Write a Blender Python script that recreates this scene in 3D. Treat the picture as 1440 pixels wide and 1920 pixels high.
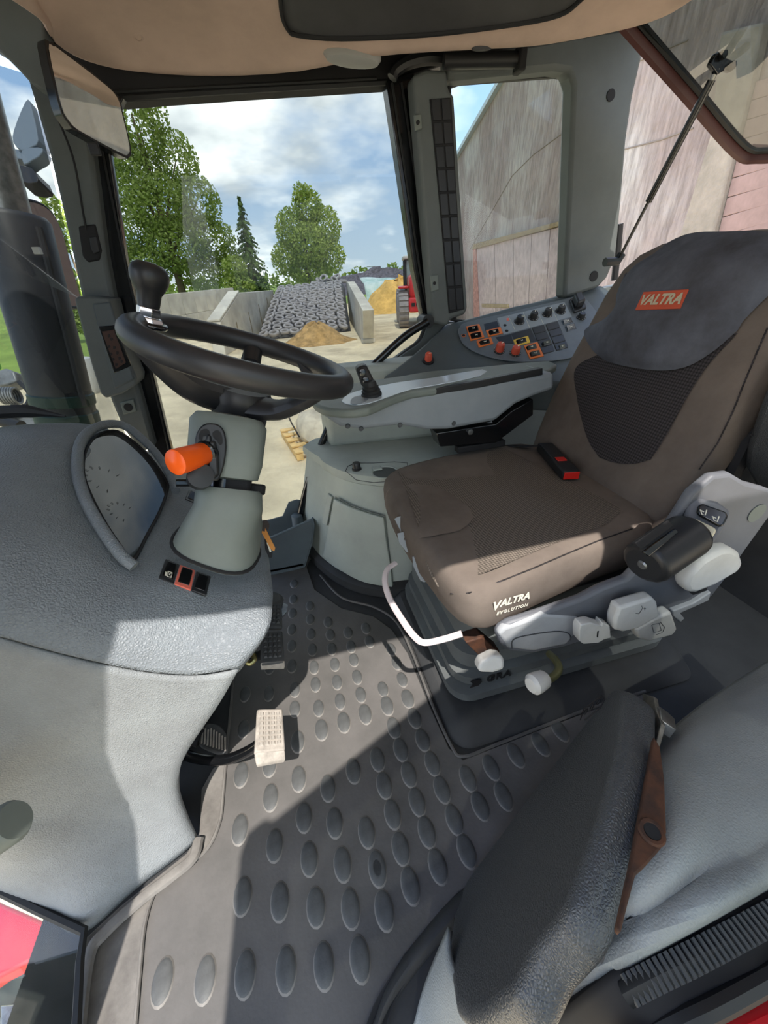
import bpy, math, random
from mathutils import Vector, Matrix
random.seed(7)
for o in list(bpy.data.objects): bpy.data.objects.remove(o)
SC = bpy.context.scene
COL = SC.collection
# ---------------------------------------------------------------- camera (photo taken as 1440 x 1920)
F, CX, CY, EYE = 721.0, 720.0, 960.0, 1.0
ROLL, PITCH, YAW = math.radians(3.43), math.radians(31.6), math.radians(13)
_fh = Vector((math.sin(YAW), math.cos(YAW), 0)); _z = Vector((0, 0, 1))
FW = _fh*math.cos(PITCH) - _z*math.sin(PITCH)
_r0 = Vector((math.cos(YAW), -math.sin(YAW), 0)); _u0 = _r0.cross(FW)
RT = _r0*math.cos(ROLL) - _u0*math.sin(ROLL)
UP = _r0*math.sin(ROLL) + _u0*math.cos(ROLL)
CAM = Vector((0, 0, EYE))
cd = bpy.data.cameras.new('camera'); cam = bpy.data.objects.new('camera', cd); COL.objects.link(cam)
cd.sensor_fit = 'VERTICAL'; cd.sensor_height = 24.0; cd.lens = F/1920*24.0
cd.clip_start = 0.02; cd.clip_end = 900
cam.matrix_world = Matrix(((RT.x, UP.x, -FW.x, CAM.x), (RT.y, UP.y, -FW.y, CAM.y), (RT.z, UP.z, -FW.z, CAM.z), (0, 0, 0, 1)))
SC.camera = cam
# ---------------------------------------------------------------- sky with cumulus, sun, exposure
SC.view_settings.view_transform = 'Standard'; SC.view_settings.look = 'None'
SC.view_settings.gamma = 1.0; SC.view_settings.use_curve_mapping = False
SC.view_settings.exposure = 1.25
SKY_STRENGTH = 1.35
SUN_STRENGTH = 3.3
w = bpy.data.worlds.new('sky'); SC.world = w; w.use_nodes = True
nt = w.node_tree; nt.nodes.clear(); N = nt.nodes.new; L = nt.links.new
out = N('ShaderNodeOutputWorld'); bg = N('ShaderNodeBackground'); bg.inputs['Strength'].default_value = SKY_STRENGTH
tc = N('ShaderNodeTexCoord'); sep = N('ShaderNodeSeparateXYZ'); L(tc.outputs['Generated'], sep.inputs[0])
def mth(op, a, b=None, clamp=False):
    n = N('ShaderNodeMath'); n.operation = op; n.use_clamp = clamp
    for i, v in enumerate((a, b)):
        if v is None: continue
        if isinstance(v, (int, float)): n.inputs[i].default_value = v
        else: L(v, n.inputs[i])
    return n.outputs[0]
zc = mth('MAXIMUM', sep.outputs[2], 0.0)
den = mth('ADD', zc, 0.30)
cx_ = mth('DIVIDE', sep.outputs[0], den); cy_ = mth('DIVIDE', sep.outputs[1], den)
cmb = N('ShaderNodeCombineXYZ'); L(cx_, cmb.inputs[0]); L(cy_, cmb.inputs[1]); L(mth('MULTIPLY', zc, 1.2), cmb.inputs[2])
off = N('ShaderNodeVectorMath'); off.operation = 'ADD'; off.inputs[1].default_value = (3.35, 1.2, 0.4); L(cmb.outputs[0], off.inputs[0])
nz = N('ShaderNodeTexNoise'); nz.inputs['Scale'].default_value = 1.05; nz.inputs['Detail'].default_value = 9; nz.inputs['Roughness'].default_value = 0.52
L(off.outputs[0], nz.inputs['Vector'])
ramp = N('ShaderNodeValToRGB'); L(nz.outputs[0], ramp.inputs[0])
ramp.color_ramp.elements[0].position = 0.45; ramp.color_ramp.elements[1].position = 0.56
ramp.color_ramp.elements[0].color = (0, 0, 0, 1); ramp.color_ramp.elements[1].color = (1, 1, 1, 1)
nz2 = N('ShaderNodeTexNoise'); nz2.inputs['Scale'].default_value = 3.2; nz2.inputs['Detail'].default_value = 6; L(off.outputs[0], nz2.inputs['Vector'])
grad = N('ShaderNodeValToRGB'); L(zc, grad.inputs[0])
grad.color_ramp.elements[0].color = (0.72, 0.86, 1.0, 1); grad.color_ramp.elements[1].color = (0.17, 0.36, 0.82, 1); grad.color_ramp.elements[1].position = 0.8
e = grad.color_ramp.elements.new(0.25); e.color = (0.42, 0.64, 1.0, 1)
clr = N('ShaderNodeValToRGB'); L(nz2.outputs[0], clr.inputs[0])
clr.color_ramp.elements[0].color = (0.80, 0.86, 0.93, 1); clr.color_ramp.elements[0].position = 0.35
clr.color_ramp.elements[1].color = (1.75, 1.75, 1.75, 1); clr.color_ramp.elements[1].position = 0.62
mx = N('ShaderNodeMixRGB'); L(ramp.outputs[0], mx.inputs[0]); L(grad.outputs[0], mx.inputs[1]); L(clr.outputs[0], mx.inputs[2])
L(mx.outputs[0], bg.inputs['Color']); L(bg.outputs[0], out.inputs['Surface'])
sd = bpy.data.lights.new('sun', 'SUN'); sd.energy = SUN_STRENGTH; sd.angle = 0.009; sd.color = (1.0, 0.935, 0.865)
sun = bpy.data.objects.new('sun', sd); COL.objects.link(sun); sun.location = (0, -5, 9)
SUNDIR = Vector((0.03, 0.47, -0.88)).normalized()
sun.rotation_euler = SUNDIR.to_track_quat('-Z', 'Y').to_euler()
# ---------------------------------------------------------------- pixel -> point (a pixel gives the direction, a plane of the cab the distance)
def ray(x, y): return FW + RT*((x-CX)/F) - UP*((y-CY)/F)
def at(x, y, d): return CAM + ray(x, y)*d
def oz(x, y, z): r = ray(x, y); return CAM + r*((z-EYE)/r.z)
def oy(x, y, Y): r = ray(x, y); return CAM + r*(Y/r.y)
def ox(x, y, X): r = ray(x, y); return CAM + r*(X/r.x)
def op(x, y, p0, n): r = ray(x, y); return CAM + r*((Vector(p0)-CAM).dot(Vector(n))/r.dot(Vector(n)))
def V(*a): return Vector(a)
# ---------------------------------------------------------------- materials
def lin(c):
    c = c/255.0
    return c/12.92 if c <= 0.04045 else ((c+0.055)/1.055)**2.4
def rgb(r, g, b): return (lin(r), lin(g), lin(b), 1)
MATS = {}
def mat(name, col, rough=0.6, metal=0.0, bump=None, var=None, spec=0.4, emit=None, bumptype='noise', var2=None, axes=(0, 1)):
    m = bpy.data.materials.new(name); m.use_nodes = True; t = m.node_tree; b = t.nodes['Principled BSDF']
    b.inputs['Base Color'].default_value = rgb(*col); b.inputs['Roughness'].default_value = rough; b.inputs['Metallic'].default_value = metal
    b.inputs['Specular IOR Level'].default_value = spec
    tcn = t.nodes.new('ShaderNodeTexCoord')
    if var:
        n = t.nodes.new('ShaderNodeTexNoise'); n.inputs['Scale'].default_value = var[0]; n.inputs['Detail'].default_value = 6; n.inputs['Roughness'].default_value = 0.65
        t.links.new(tcn.outputs['Object'], n.inputs['Vector'])
        r = t.nodes.new('ShaderNodeValToRGB'); r.color_ramp.elements[0].position = 0.3; r.color_ramp.elements[1].position = 0.7
        c0 = rgb(*col); c2 = rgb(*(var2 or tuple(min(255, int(c*(1+var[1]))) for c in col)))
        c1 = c0 if var2 else rgb(*tuple(int(c*(1-var[1])) for c in col))
        r.color_ramp.elements[0].color = c1; r.color_ramp.elements[1].color = c2
        t.links.new(n.outputs[0], r.inputs[0]); t.links.new(r.outputs[0], b.inputs['Base Color'])
    if bump:
        if bumptype == 'voronoi':
            n2 = t.nodes.new('ShaderNodeTexVoronoi'); n2.feature = 'DISTANCE_TO_EDGE'; n2.inputs['Scale'].default_value = bump[0]; o_ = n2.outputs['Distance']
        elif bumptype == 'dots':
            n2 = t.nodes.new('ShaderNodeTexVoronoi'); n2.feature = 'F1'; n2.inputs['Randomness'].default_value = 0.0; n2.voronoi_dimensions = '2D'; n2.inputs['Scale'].default_value = bump[0]; o_ = n2.outputs['Distance']
        else:
            n2 = t.nodes.new('ShaderNodeTexNoise'); n2.inputs['Scale'].default_value = bump[0]; n2.inputs['Detail'].default_value = 5; o_ = n2.outputs[0]
        if bumptype == 'dots':
            sx_ = t.nodes.new('ShaderNodeSeparateXYZ'); cb_ = t.nodes.new('ShaderNodeCombineXYZ'); t.links.new(tcn.outputs['Object'], sx_.inputs[0])
            for i_, a_ in enumerate(axes): t.links.new(sx_.outputs[a_], cb_.inputs[i_])
            t.links.new(cb_.outputs[0], n2.inputs['Vector'])
        else: t.links.new(tcn.outputs['Object'], n2.inputs['Vector'])
        bp = t.nodes.new('ShaderNodeBump'); bp.inputs['Strength'].default_value = bump[1]; bp.inputs['Distance'].default_value = bump[2] if len(bump) > 2 else 0.002
        t.links.new(o_, bp.inputs['Height']); t.links.new(bp.outputs[0], b.inputs['Normal'])
        if bumptype == 'dots':
            rr = t.nodes.new('ShaderNodeValToRGB'); rr.color_ramp.elements[0].position = 0.25; rr.color_ramp.elements[1].position = 0.55
            rr.color_ramp.elements[0].color = rgb(*tuple(min(255, int(c*1.12)) for c in col)); rr.color_ramp.elements[1].color = rgb(*tuple(int(c*0.72) for c in col))
            t.links.new(o_, rr.inputs[0]); t.links.new(rr.outputs[0], b.inputs['Base Color'])
    if emit: b.inputs['Emission Color'].default_value = rgb(*emit[0]); b.inputs['Emission Strength'].default_value = emit[1]
    MATS[name] = m
    return m
def pane(name, tint, gloss=0.06, rough=0.0, dirt=0.0):
    m = bpy.data.materials.new(name); m.use_nodes = True; t = m.node_tree; t.nodes.clear()
    o = t.nodes.new('ShaderNodeOutputMaterial'); tr = t.nodes.new('ShaderNodeBsdfTransparent'); tr.inputs[0].default_value = (*tint, 1)
    g = t.nodes.new('ShaderNodeBsdfGlossy'); g.inputs['Roughness'].default_value = rough
    fr = t.nodes.new('ShaderNodeFresnel'); fr.inputs[0].default_value = 1.45
    ml = t.nodes.new('ShaderNodeMath'); ml.operation = 'MULTIPLY'; ml.inputs[1].default_value = gloss/0.04*0.6; ml.use_clamp = True
    mxs = t.nodes.new('ShaderNodeMixShader'); t.links.new(fr.outputs[0], ml.inputs[0]); t.links.new(ml.outputs[0], mxs.inputs[0])
    t.links.new(tr.outputs[0], mxs.inputs[1]); t.links.new(g.outputs[0], mxs.inputs[2])
    last = mxs.outputs[0]
    if dirt:
        d = t.nodes.new('ShaderNodeBsdfDiffuse'); d.inputs[0].default_value = (0.7, 0.68, 0.62, 1)
        n = t.nodes.new('ShaderNodeTexNoise'); n.inputs['Scale'].default_value = 9; n.inputs['Detail'].default_value = 8
        k = t.nodes.new('ShaderNodeMath'); k.operation = 'MULTIPLY'; k.inputs[1].default_value = dirt; t.links.new(n.outputs[0], k.inputs[0])
        m2 = t.nodes.new('ShaderNodeMixShader'); t.links.new(k.outputs[0], m2.inputs[0]); t.links.new(last, m2.inputs[1]); t.links.new(d.outputs[0], m2.inputs[2]); last = m2.outputs[0]
    t.links.new(last, o.inputs[0]); MATS[name] = m
    return m
DASH = mat('dash_vinyl', (112, 118, 123), 0.50, bump=(230, 0.75, 0.003), bumptype='voronoi', var=(6, 0.06))
SKIRT = mat('skirt_vinyl', (122, 126, 128), 0.55, bump=(260, 0.6, 0.0025), bumptype='voronoi', var=(7, 0.08))
GREY = mat('grey_plastic', (108, 115, 110), 0.5, var=(9, 0.05), bump=(400, 0.08, 0.0006))
LGREY = mat('light_grey_plastic', (128, 134, 139), 0.45, var=(10, 0.04), bump=(400, 0.06, 0.0006))
PGREY = mat('pillar_plastic', (88, 93, 92), 0.6, var=(10, 0.05), bump=(350, 0.1, 0.0006))
CONS = mat('console_plastic', (80, 87, 89), 0.55, var=(8, 0.06), bump=(350, 0.12, 0.0006))
PANELG = mat('panel_grey', (94, 101, 106), 0.5, var=(30, 0.04))
CABIN = mat('cabinet_plastic', (158, 165, 158), 0.5, var=(7, 0.05), bump=(400, 0.08, 0.0006))
BLK = mat('black_plastic', (34, 35, 37), 0.42, bump=(500, 0.08, 0.0005))
BLKM = mat('black_matt', (26, 26, 28), 0.75)
BLKG = mat('black_gloss', (16, 17, 19), 0.18, spec=0.6)
RUB = mat('black_rubber', (30, 31, 32), 0.6)
WHEELM = mat('wheel_vinyl', (42, 42, 44), 0.42, bump=(420, 0.12, 0.0005))
CHROME = mat('chrome', (190, 190, 192), 0.16, metal=1.0)
STEEL = mat('zinc_steel', (150, 150, 148), 0.35, metal=0.9, var=(30, 0.2))
BRASS = mat('yellow_zinc', (150, 142, 96), 0.35, metal=0.9)
RUST = mat('rusty_steel', (42, 35, 33), 0.75, metal=0.3, var=(28, 0.35), var2=(98, 62, 42), bump=(60, 0.3, 0.002))
ORANGE = mat('orange_plastic', (236, 92, 20), 0.35)
ORANGE2 = mat('orange_bezel', (214, 112, 42), 0.5)
SALMON = mat('salmon_bezel', (226, 112, 92), 0.5)
YELLOW = mat('yellow_bezel', (214, 178, 60), 0.5)
REDK = mat('red_knob', (200, 84, 62), 0.5)
RED = mat('red_plastic', (200, 36, 30), 0.4)
REDP = mat('red_paint', (190, 22, 32), 0.28, spec=0.6)
WHITE = mat('white_plastic', (188, 188, 184), 0.45, var=(20, 0.04))
CREAM = mat('cream_plastic', (206, 200, 176), 0.5)
PRINT = mat('white_print', (220, 216, 200), 0.6)
PRINTD = mat('dark_print', (70, 72, 74), 0.6)
MAT_ = mat('floor_rubber', (88, 86, 84), 0.62, var=(3.5, 0.16), bump=(140, 0.25, 0.0015))
DIMP = mat('dimple_rubber', (74, 75, 75), 0.6, var=(30, 0.12), bump=(200, 0.3, 0.001))
MATD = mat('floor_rubber_dirty', (104, 101, 97), 0.66, var=(14, 0.18), bump=(160, 0.3, 0.0015))
FLOORM = mat('floor_dark', (48, 49, 50), 0.7, var=(6, 0.15), bump=(120, 0.2, 0.001))
LINER = mat('headliner', (188, 166, 152), 0.95, var=(3, 0.08), bump=(500, 0.15, 0.0008), spec=0.1)
LINERD = mat('hatch_dark', (60, 60, 62), 0.7, var=(8, 0.1))
FAB = mat('seat_fabric', (104, 95, 88), 0.95, var=(5, 0.12), bump=(700, 0.35, 0.0008), spec=0.1)
FABI = mat('seat_insert_fabric', (106, 98, 90), 0.95, bump=(170, 0.5, 0.0015), bumptype='dots', spec=0.1)
FABD = mat('backrest_insert_fabric', (60, 57, 58), 0.95, axes=(1, 2), bump=(150, 0.5, 0.0015), bumptype='dots', spec=0.1)
FABH = mat('headrest_fabric', (62, 61, 64), 0.95, var=(5, 0.2), var2=(104, 108, 118), bump=(300, 0.5, 0.0012), spec=0.1)
SHROUD = mat('seat_shroud', (98, 100, 106), 0.5, var=(10, 0.05), bump=(320, 0.15, 0.0006))
SHROUDL = mat('seat_shroud_light', (158, 161, 164), 0.5, var=(16, 0.06))
BELLOW = mat('seat_bellows', (88, 92, 92), 0.6, var=(8, 0.1))
VINYL = mat('black_vinyl', (58, 60, 62), 0.38, bump=(300, 0.6, 0.0022), bumptype='voronoi', spec=0.6)
FENDER = mat('fender_vinyl', (134, 138, 137), 0.52, bump=(270, 0.45, 0.0018), bumptype='voronoi', var=(5, 0.06))
SCREEN = mat('dark_display', (66, 46, 40), 0.3)
MIRROR = mat('mirror_glass', (215, 218, 220), 0.02, metal=1.0)
TAG = mat('key_tag', (190, 128, 62), 0.7)
BADGE = mat('badge_orange', (190, 84, 58), 0.9, bump=(500, 0.3, 0.0006))
BADGET = mat('badge_thread', (188, 176, 150), 0.9)
PANE = pane('tinted_pane', (0.46, 0.48, 0.475), 0.028, dirt=0.010)
PANE2 = pane('light_tinted_pane', (0.62, 0.65, 0.63), 0.025, dirt=0.010)
PANER = pane('rear_pane', (0.50, 0.53, 0.51), 0.008, dirt=0.010)
PANEC = pane('clear_pane', (0.74, 0.77, 0.75), 0.06, dirt=0.03)
def clusterglass():
    m = mat('cluster_glass', (40, 38, 36), 0.03, spec=0.9)
    m.node_tree.nodes['Principled BSDF'].inputs['IOR'].default_value = 1.38
    return m
CLUSTER = clusterglass()
# ---------------------------------------------------------------- object helpers
WM = {}
def link(o, parent=None, world=None):
    COL.objects.link(o)
    world = world or Matrix.Identity(4)
    if parent is not None:
        o.parent = parent; o.matrix_parent_inverse = WM[parent.name].inverted()
    o.matrix_basis = world
    WM[o.name] = world
    return o
def tag(o, label=None, cat=None, group=None, kind=None):
    if label: o['label'] = label
    if cat: o['category'] = cat
    if group: o['group'] = group
    if kind: o['kind'] = kind
    return o
def thing(name, loc, label, cat, group=None):
    o = bpy.data.objects.new(name, None); o.empty_display_size = 0.05
    link(o, None, Matrix.Translation(Vector(loc)))
    return tag(o, label, cat, group)
def cr(pts, n, closed=False):
    """Catmull-Rom through pts, n steps per span"""
    P = [Vector(p) for p in pts]; k = len(P); o = []
    spans = k if closed else k-1
    for i in range(spans):
        p1, p2 = P[i % k], P[(i+1) % k]
        p0 = P[(i-1) % k] if closed or i > 0 else p1*2-p2
        p3 = P[(i+2) % k] if closed or i+2 < k else p2*2-p1
        for j in range(n):
            t = j/n
            o.append(0.5*((2*p1) + (p2-p0)*t + (2*p0-5*p1+4*p2-p3)*t*t + (3*p1-p0-3*p2+p3)*t**3))
    if not closed: o.append(P[-1].copy())
    return o
def frame(z, x=None):
    z = Vector(z).normalized()
    if x is None: x = Vector((1, 0, 0)) if abs(z.x) < 0.9 else Vector((0, 1, 0))
    x = Vector(x); x = (x - z*x.dot(z)).normalized(); y = z.cross(x)
    return x, y, z
def mtx(o, x, y, z):
    return Matrix(((x[0], y[0], z[0], o[0]), (x[1], y[1], z[1], o[1]), (x[2], y[2], z[2], o[2]), (0, 0, 0, 1)))
class MB:
    def __init__(s): s.v = []; s.f = []
    def add(s, vs, fs):
        b = len(s.v); s.v += [Vector(v) for v in vs]; s.f += [tuple(i+b for i in f) for f in fs]; return s
    def box(s, c, size, ax=None):
        """axis-aligned box, or oriented by ax=(x,y,z) unit vectors"""
        x, y, z = ax or (V(1, 0, 0), V(0, 1, 0), V(0, 0, 1)); c = Vector(c); h = [k/2 for k in size]
        vs = [c + x*(sx*h[0]) + y*(sy*h[1]) + z*(sz*h[2]) for sz in (-1, 1) for sx, sy in ((-1, -1), (1, -1), (1, 1), (-1, 1))]
        return s.add(vs, [(3, 2, 1, 0), (4, 5, 6, 7), (0, 1, 5, 4), (1, 2, 6, 5), (2, 3, 7, 6), (3, 0, 4, 7)])
    def prism(s, poly, vec):
        P = [Vector(p) for p in poly]; n = len(P); vec = Vector(vec)
        return s.add(P + [p+vec for p in P], [tuple(range(n))[::-1], tuple(range(n, 2*n))] + [(i, (i+1) % n, n+(i+1) % n, n+i) for i in range(n)])
    def tube(s, pts, r, n=10, closed=False, cap=True, flat=1.0):
        P = [Vector(p) for p in pts]; k = len(P); rs = r if isinstance(r, (list, tuple)) else [r]*k
        vs = []; nx = None
        for i in range(k):
            t = (P[(i+1) % k]-P[i-1]) if closed or 0 < i < k-1 else (P[1]-P[0] if i == 0 else P[-1]-P[-2])
            x, y, z = frame(t, nx); nx = x
            vs += [P[i] + (x*math.cos(2*math.pi*j/n) + y*(flat*math.sin(2*math.pi*j/n)))*rs[i] for j in range(n)]
        fs = []
        for i in range(k if closed else k-1):
            a, b = i*n, ((i+1) % k)*n
            fs += [(a+j, a+(j+1) % n, b+(j+1) % n, b+j) for j in range(n)]
        if cap and not closed: fs += [tuple(range(n))[::-1], tuple(range((k-1)*n, k*n))]
        return s.add(vs, fs)
    def lathe(s, prof, o, axis, n=24, x=None, cap=True):
        """prof: (radius, height) pairs along axis from o"""
        x, y, z = frame(axis, x); o = Vector(o); vs = []
        for r, h in prof: vs += [o + z*h + (x*math.cos(2*math.pi*j/n)+y*math.sin(2*math.pi*j/n))*max(r, 1e-5) for j in range(n)]
        fs = [(i*n+j, i*n+(j+1) % n, (i+1)*n+(j+1) % n, (i+1)*n+j) for i in range(len(prof)-1) for j in range(n)]
        if cap: fs += [tuple(range(n))[::-1], tuple(range((len(prof)-1)*n, len(prof)*n))]
        return s.add(vs, fs)
    def loft(s, rings, cap=True, closed=True):
        n = len(rings[0]); vs = [v for r in rings for v in r]; fs = []
        for i in range(len(rings)-1):
            for j in range(n if closed else n-1):
                fs.append((i*n+j, i*n+(j+1) % n, (i+1)*n+(j+1) % n, (i+1)*n+j))
        if cap and closed: fs += [tuple(range(n))[::-1], tuple(range((len(rings)-1)*n, len(rings)*n))]
        return s.add(vs, fs)
    def grid(s, rows, n=4, m=4):
        """smooth surface through a grid of control points"""
        R = [cr(r, m) for r in rows]; cols = [cr([r[j] for r in R], n) for j in range(len(R[0]))]
        rings = [[cols[j][i] for j in range(len(cols))] for i in range(len(cols[0]))]
        return s.loft(rings, cap=False, closed=False)
    def build(s, name, m, parent=None, smooth=True, bevel=0, seg=2, sub=0, solid=0, ang=38, label=None, soff=-1):
        me = bpy.data.meshes.new(name)
        lo = Vector([min(v[i] for v in s.v) for i in range(3)]); hi = Vector([max(v[i] for v in s.v) for i in range(3)])
        c = Vector(((lo.x+hi.x)/2, (lo.y+hi.y)/2, lo.z))
        me.from_pydata([tuple(v-c) for v in s.v], [], s.f); me.update()
        import bmesh
        if not solid:
            bm = bmesh.new(); bm.from_mesh(me); bmesh.ops.recalc_face_normals(bm, faces=bm.faces); bm.to_mesh(me); bm.free()
        if m: me.materials.append(m)
        if smooth:
            for p in me.polygons: p.use_smooth = True
            me.set_sharp_from_angle(angle=math.radians(ang))
        o = bpy.data.objects.new(name, me); link(o, parent, Matrix.Translation(c))
        if solid: d = o.modifiers.new('solid', 'SOLIDIFY'); d.thickness = solid; d.offset = soff
        if bevel:
            d = o.modifiers.new('bevel', 'BEVEL'); d.width = bevel; d.segments = seg; d.limit_method = 'ANGLE'; d.angle_limit = math.radians(30); d.harden_normals = False
        if sub: d = o.modifiers.new('sub', 'SUBSURF'); d.levels = sub; d.render_levels = sub
        if label: o['label'] = label
        return o
def inst(name, me, parent, world):
    return link(bpy.data.objects.new(name, me), parent, world)
def structure(o): o['kind'] = 'structure'; return o
def text_mb(body, size, o, x, y, extrude=0.0004, bold=0.0, align='CENTER', shear=0.0, space=1.0):
    """lettering lying in the plane o + x*u + y*v as a mesh builder"""
    cu = bpy.data.curves.new('lettering', 'FONT'); cu.body = body; cu.size = size; cu.extrude = extrude; cu.offset = bold
    cu.align_x = align; cu.align_y = 'CENTER'; cu.shear = shear; cu.resolution_u = 3; cu.space_character = space
    ob = bpy.data.objects.new('lettering', cu); COL.objects.link(ob)
    me = bpy.data.meshes.new_from_object(ob.evaluated_get(bpy.context.evaluated_depsgraph_get()))
    x = Vector(x).normalized(); y = Vector(y).normalized(); z = x.cross(y); o = Vector(o)
    b = MB(); b.add([o + x*v.co.x + y*v.co.y + z*(v.co.z+extrude) for v in me.vertices], [tuple(p.vertices) for p in me.polygons])
    bpy.data.objects.remove(ob); bpy.data.curves.remove(cu); bpy.data.meshes.remove(me)
    return b
def rrect(o, x, y, wx, wy, r, n=4):
    """rounded rectangle outline in a plane"""
    o, x, y = Vector(o), Vector(x), Vector(y); P = []
    for sx, sy, a0 in ((1, 1, 0), (-1, 1, 90), (-1, -1, 180), (1, -1, 270)):
        for k in range(n+1):
            a = math.radians(a0+90*k/n)
            P.append(o + x*(sx*(wx/2-r)+r*math.cos(a)) + y*(sy*(wy/2-r)+r*math.sin(a)))
    return P
def ngon(o, x, y, rx, ry, n=20):
    return [Vector(o)+Vector(x)*(rx*math.cos(2*math.pi*k/n))+Vector(y)*(ry*math.sin(2*math.pi*k/n)) for k in range(n)]
from mathutils.bvhtree import BVHTree
class Surf:
    """the surface of a builder, so that fittings can be seated on it"""
    def __init__(s, mb): s.t = BVHTree.FromPolygons([tuple(v) for v in mb.v], mb.f)
    def hit(s, x, y, off=0.0, guess=None):
        d = ray(x, y).normalized(); l, n, i, k = s.t.ray_cast(CAM, d)
        if l is None:
            l, n, i, k = s.t.find_nearest(guess or at(x, y, 1.0))
            if (Vector(n)).dot(d) > 0: n = -n
            return l + n*off, n
        if n.dot(d) > 0: n = -n
        return l + n*off, n
    def plane(s, px):
        H = [s.hit(*p) for p in px]
        c = sum((h[0] for h in H), V(0, 0, 0))/len(H); n = sum((h[1] for h in H), V(0, 0, 0)).normalized()
        return c, n
    def patch(s, rows, off, n=4, m=4):
        """rows of pixels dropped on the surface, then raised by off"""
        b = MB(); b.grid([[s.hit(x, y, off)[0] for x, y in r] for r in rows], n, m); return b
# ================================================================ the cab shell
def px_poly(pts, f): return [f(*p) for p in pts]
def strip(name, m, pts, Y, thick, parent=None, bevel=0.004, label=None):
    """outline traced on the plane Y = const of the cab wall, given real thickness outwards (+Y)"""
    return MB().prism([oy(x, y, Y) for x, y in pts], (0, thick, 0)).build(name, m, parent, bevel=bevel, label=label)
# ---- floor slab, rubber mat, dimples
fl = MB()
fl.prism([V(-0.62, 0.02, -0.035), V(1.42, 0.02, -0.035), V(1.42, 1.55, -0.035), V(-0.62, 1.55, -0.035)], (0, 0, 0.029))
floor_o = structure(fl.build('floor', FLOORM, None, smooth=False))
tag(floor_o, 'dark rubber-covered cab floor', 'floor')
mat_px = [(600, 1010), (575, 1062), (590, 1105), (640, 1140), (700, 1155), (735, 1180), (765, 1225), (800, 1310), (842, 1402), (868, 1424),
          (930, 1400), (1040, 1357), (1120, 1327), (1210, 1300), (1300, 1440), (1100, 1560), (860, 1672), (760, 1790), (700, 1890), (690, 1990), (240, 1990), (258, 1820), (268, 1730), (290, 1668),
          (338, 1628), (388, 1590), (412, 1535), (419, 1460), (430, 1350), (439, 1252), (448, 1150), (460, 1020)]
mt = thing('rubber_floor_mat', oz(600, 1500, 0), 'grey rubber floor mat with raised oval dimples between pedals and seat', 'floor mat')
matm = MB().prism([oz(x, y, 0.0)-V(0, 0, 0.006) for x, y in mat_px], (0, 0, 0.006)).build('mat_sheet', MAT_, mt, bevel=0.002, ang=30)
dim = [(300+a/3.6, 1060+b/3.6) for a, b in [(905, 125), (900, 230), (895, 325), (890, 435), (890, 545), (890, 680), (1012, 275), (1015, 365), (1020, 465), (1028, 570), (1135, 385), (1150, 470), (1160, 565), (1270, 455), (1290, 550), (1390, 425), (1415, 515), (575, 870), (735, 865), (740, 690), (910, 840), (1040, 690), (1180, 670), (1308, 640), (1050, 805), (1195, 790), (1330, 755), (910, 970), (1070, 965), (1215, 920), (1355, 875), (565, 1105), (1090, 1110), (1240, 1060), (1385, 1005), (930, 1190), (740, 1345)]]
dim += [(a/2, 1400+b/2) for a, b in [(905, 105), (1015, 190), (1120, 120), (1230, 155), (900, 310), (1030, 370), (1140, 265), (1255, 285), (1160, 420), (1285, 440), (910, 560), (1050, 580), (1185, 600), (1315, 605), (1375, 320), (1415, 455), (610, 880), (770, 870), (920, 850), (1073, 835), (1215, 820), (1350, 795), (1325, 90)]]
dim += [(700+a/1.946, 1200+b/1.946) for a, b in [(65, 35), (85, 85), (105, 145), (125, 215), (50, 240), (35, 180), (150, 285), (75, 320), (180, 365), (100, 400), (15, 435), (215, 450), (130, 490), (250, 545), (40, 530), (160, 590), (70, 635), (195, 700), (100, 760), (135, 895), (15, 835), (40, 985), (235, 825), (340, 770), (295, 655), (390, 605), (475, 570), (345, 505), (430, 465), (520, 420), (610, 380), (680, 330)]]
db = MB()
n_ = 16
rings = []
for r, h in ((1.12, -0.0005), (1.0, 0.0016), (0.86, 0.0034), (0.5, 0.0038)):
    rings.append([V(0.0165*r*math.cos(2*math.pi*k/n_), 0.0275*r*math.sin(2*math.pi*k/n_), h) for k in range(n_)])
db.loft(rings)
d0 = db.build('dimple', MATD, mt); dme = d0.data; dme.materials.append(DIMP)
for p_ in dme.polygons: p_.material_index = 1 if p_.center.z > 0.0024 else 0
bpy.data.objects.remove(d0)
for i, (x, y) in enumerate(dim):
    p = oz(x, y, 0); s = 1.0 if p.y < 0.65 else 0.86
    inst('dimple', dme, mt, Matrix.Translation(p) @ Matrix.Diagonal((s, s, 1, 1)))
# raised border of the mat beside the dash foot
bd = MB().tube(cr([oz(x, y, 0.004) for x, y in [(440, 1252), (426, 1400), (418, 1490), (412, 1540), (388, 1592), (338, 1632), (294, 1668), (272, 1730), (262, 1820), (250, 1960)]], 6), 0.0035, 6)
bd.build('border_bead', MATD, mt)
bd = MB().tube(cr([oz(x, y, 0.004) for x, y in [(600, 1078), (640, 1120), (700, 1138), (742, 1165), (772, 1222), (806, 1310), (846, 1398), (870, 1418), (930, 1396), (1040, 1353), (1120, 1323), (1210, 1296)]], 5), 0.004, 6)
bd.build('border_bead', MAT_, mt)
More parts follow.
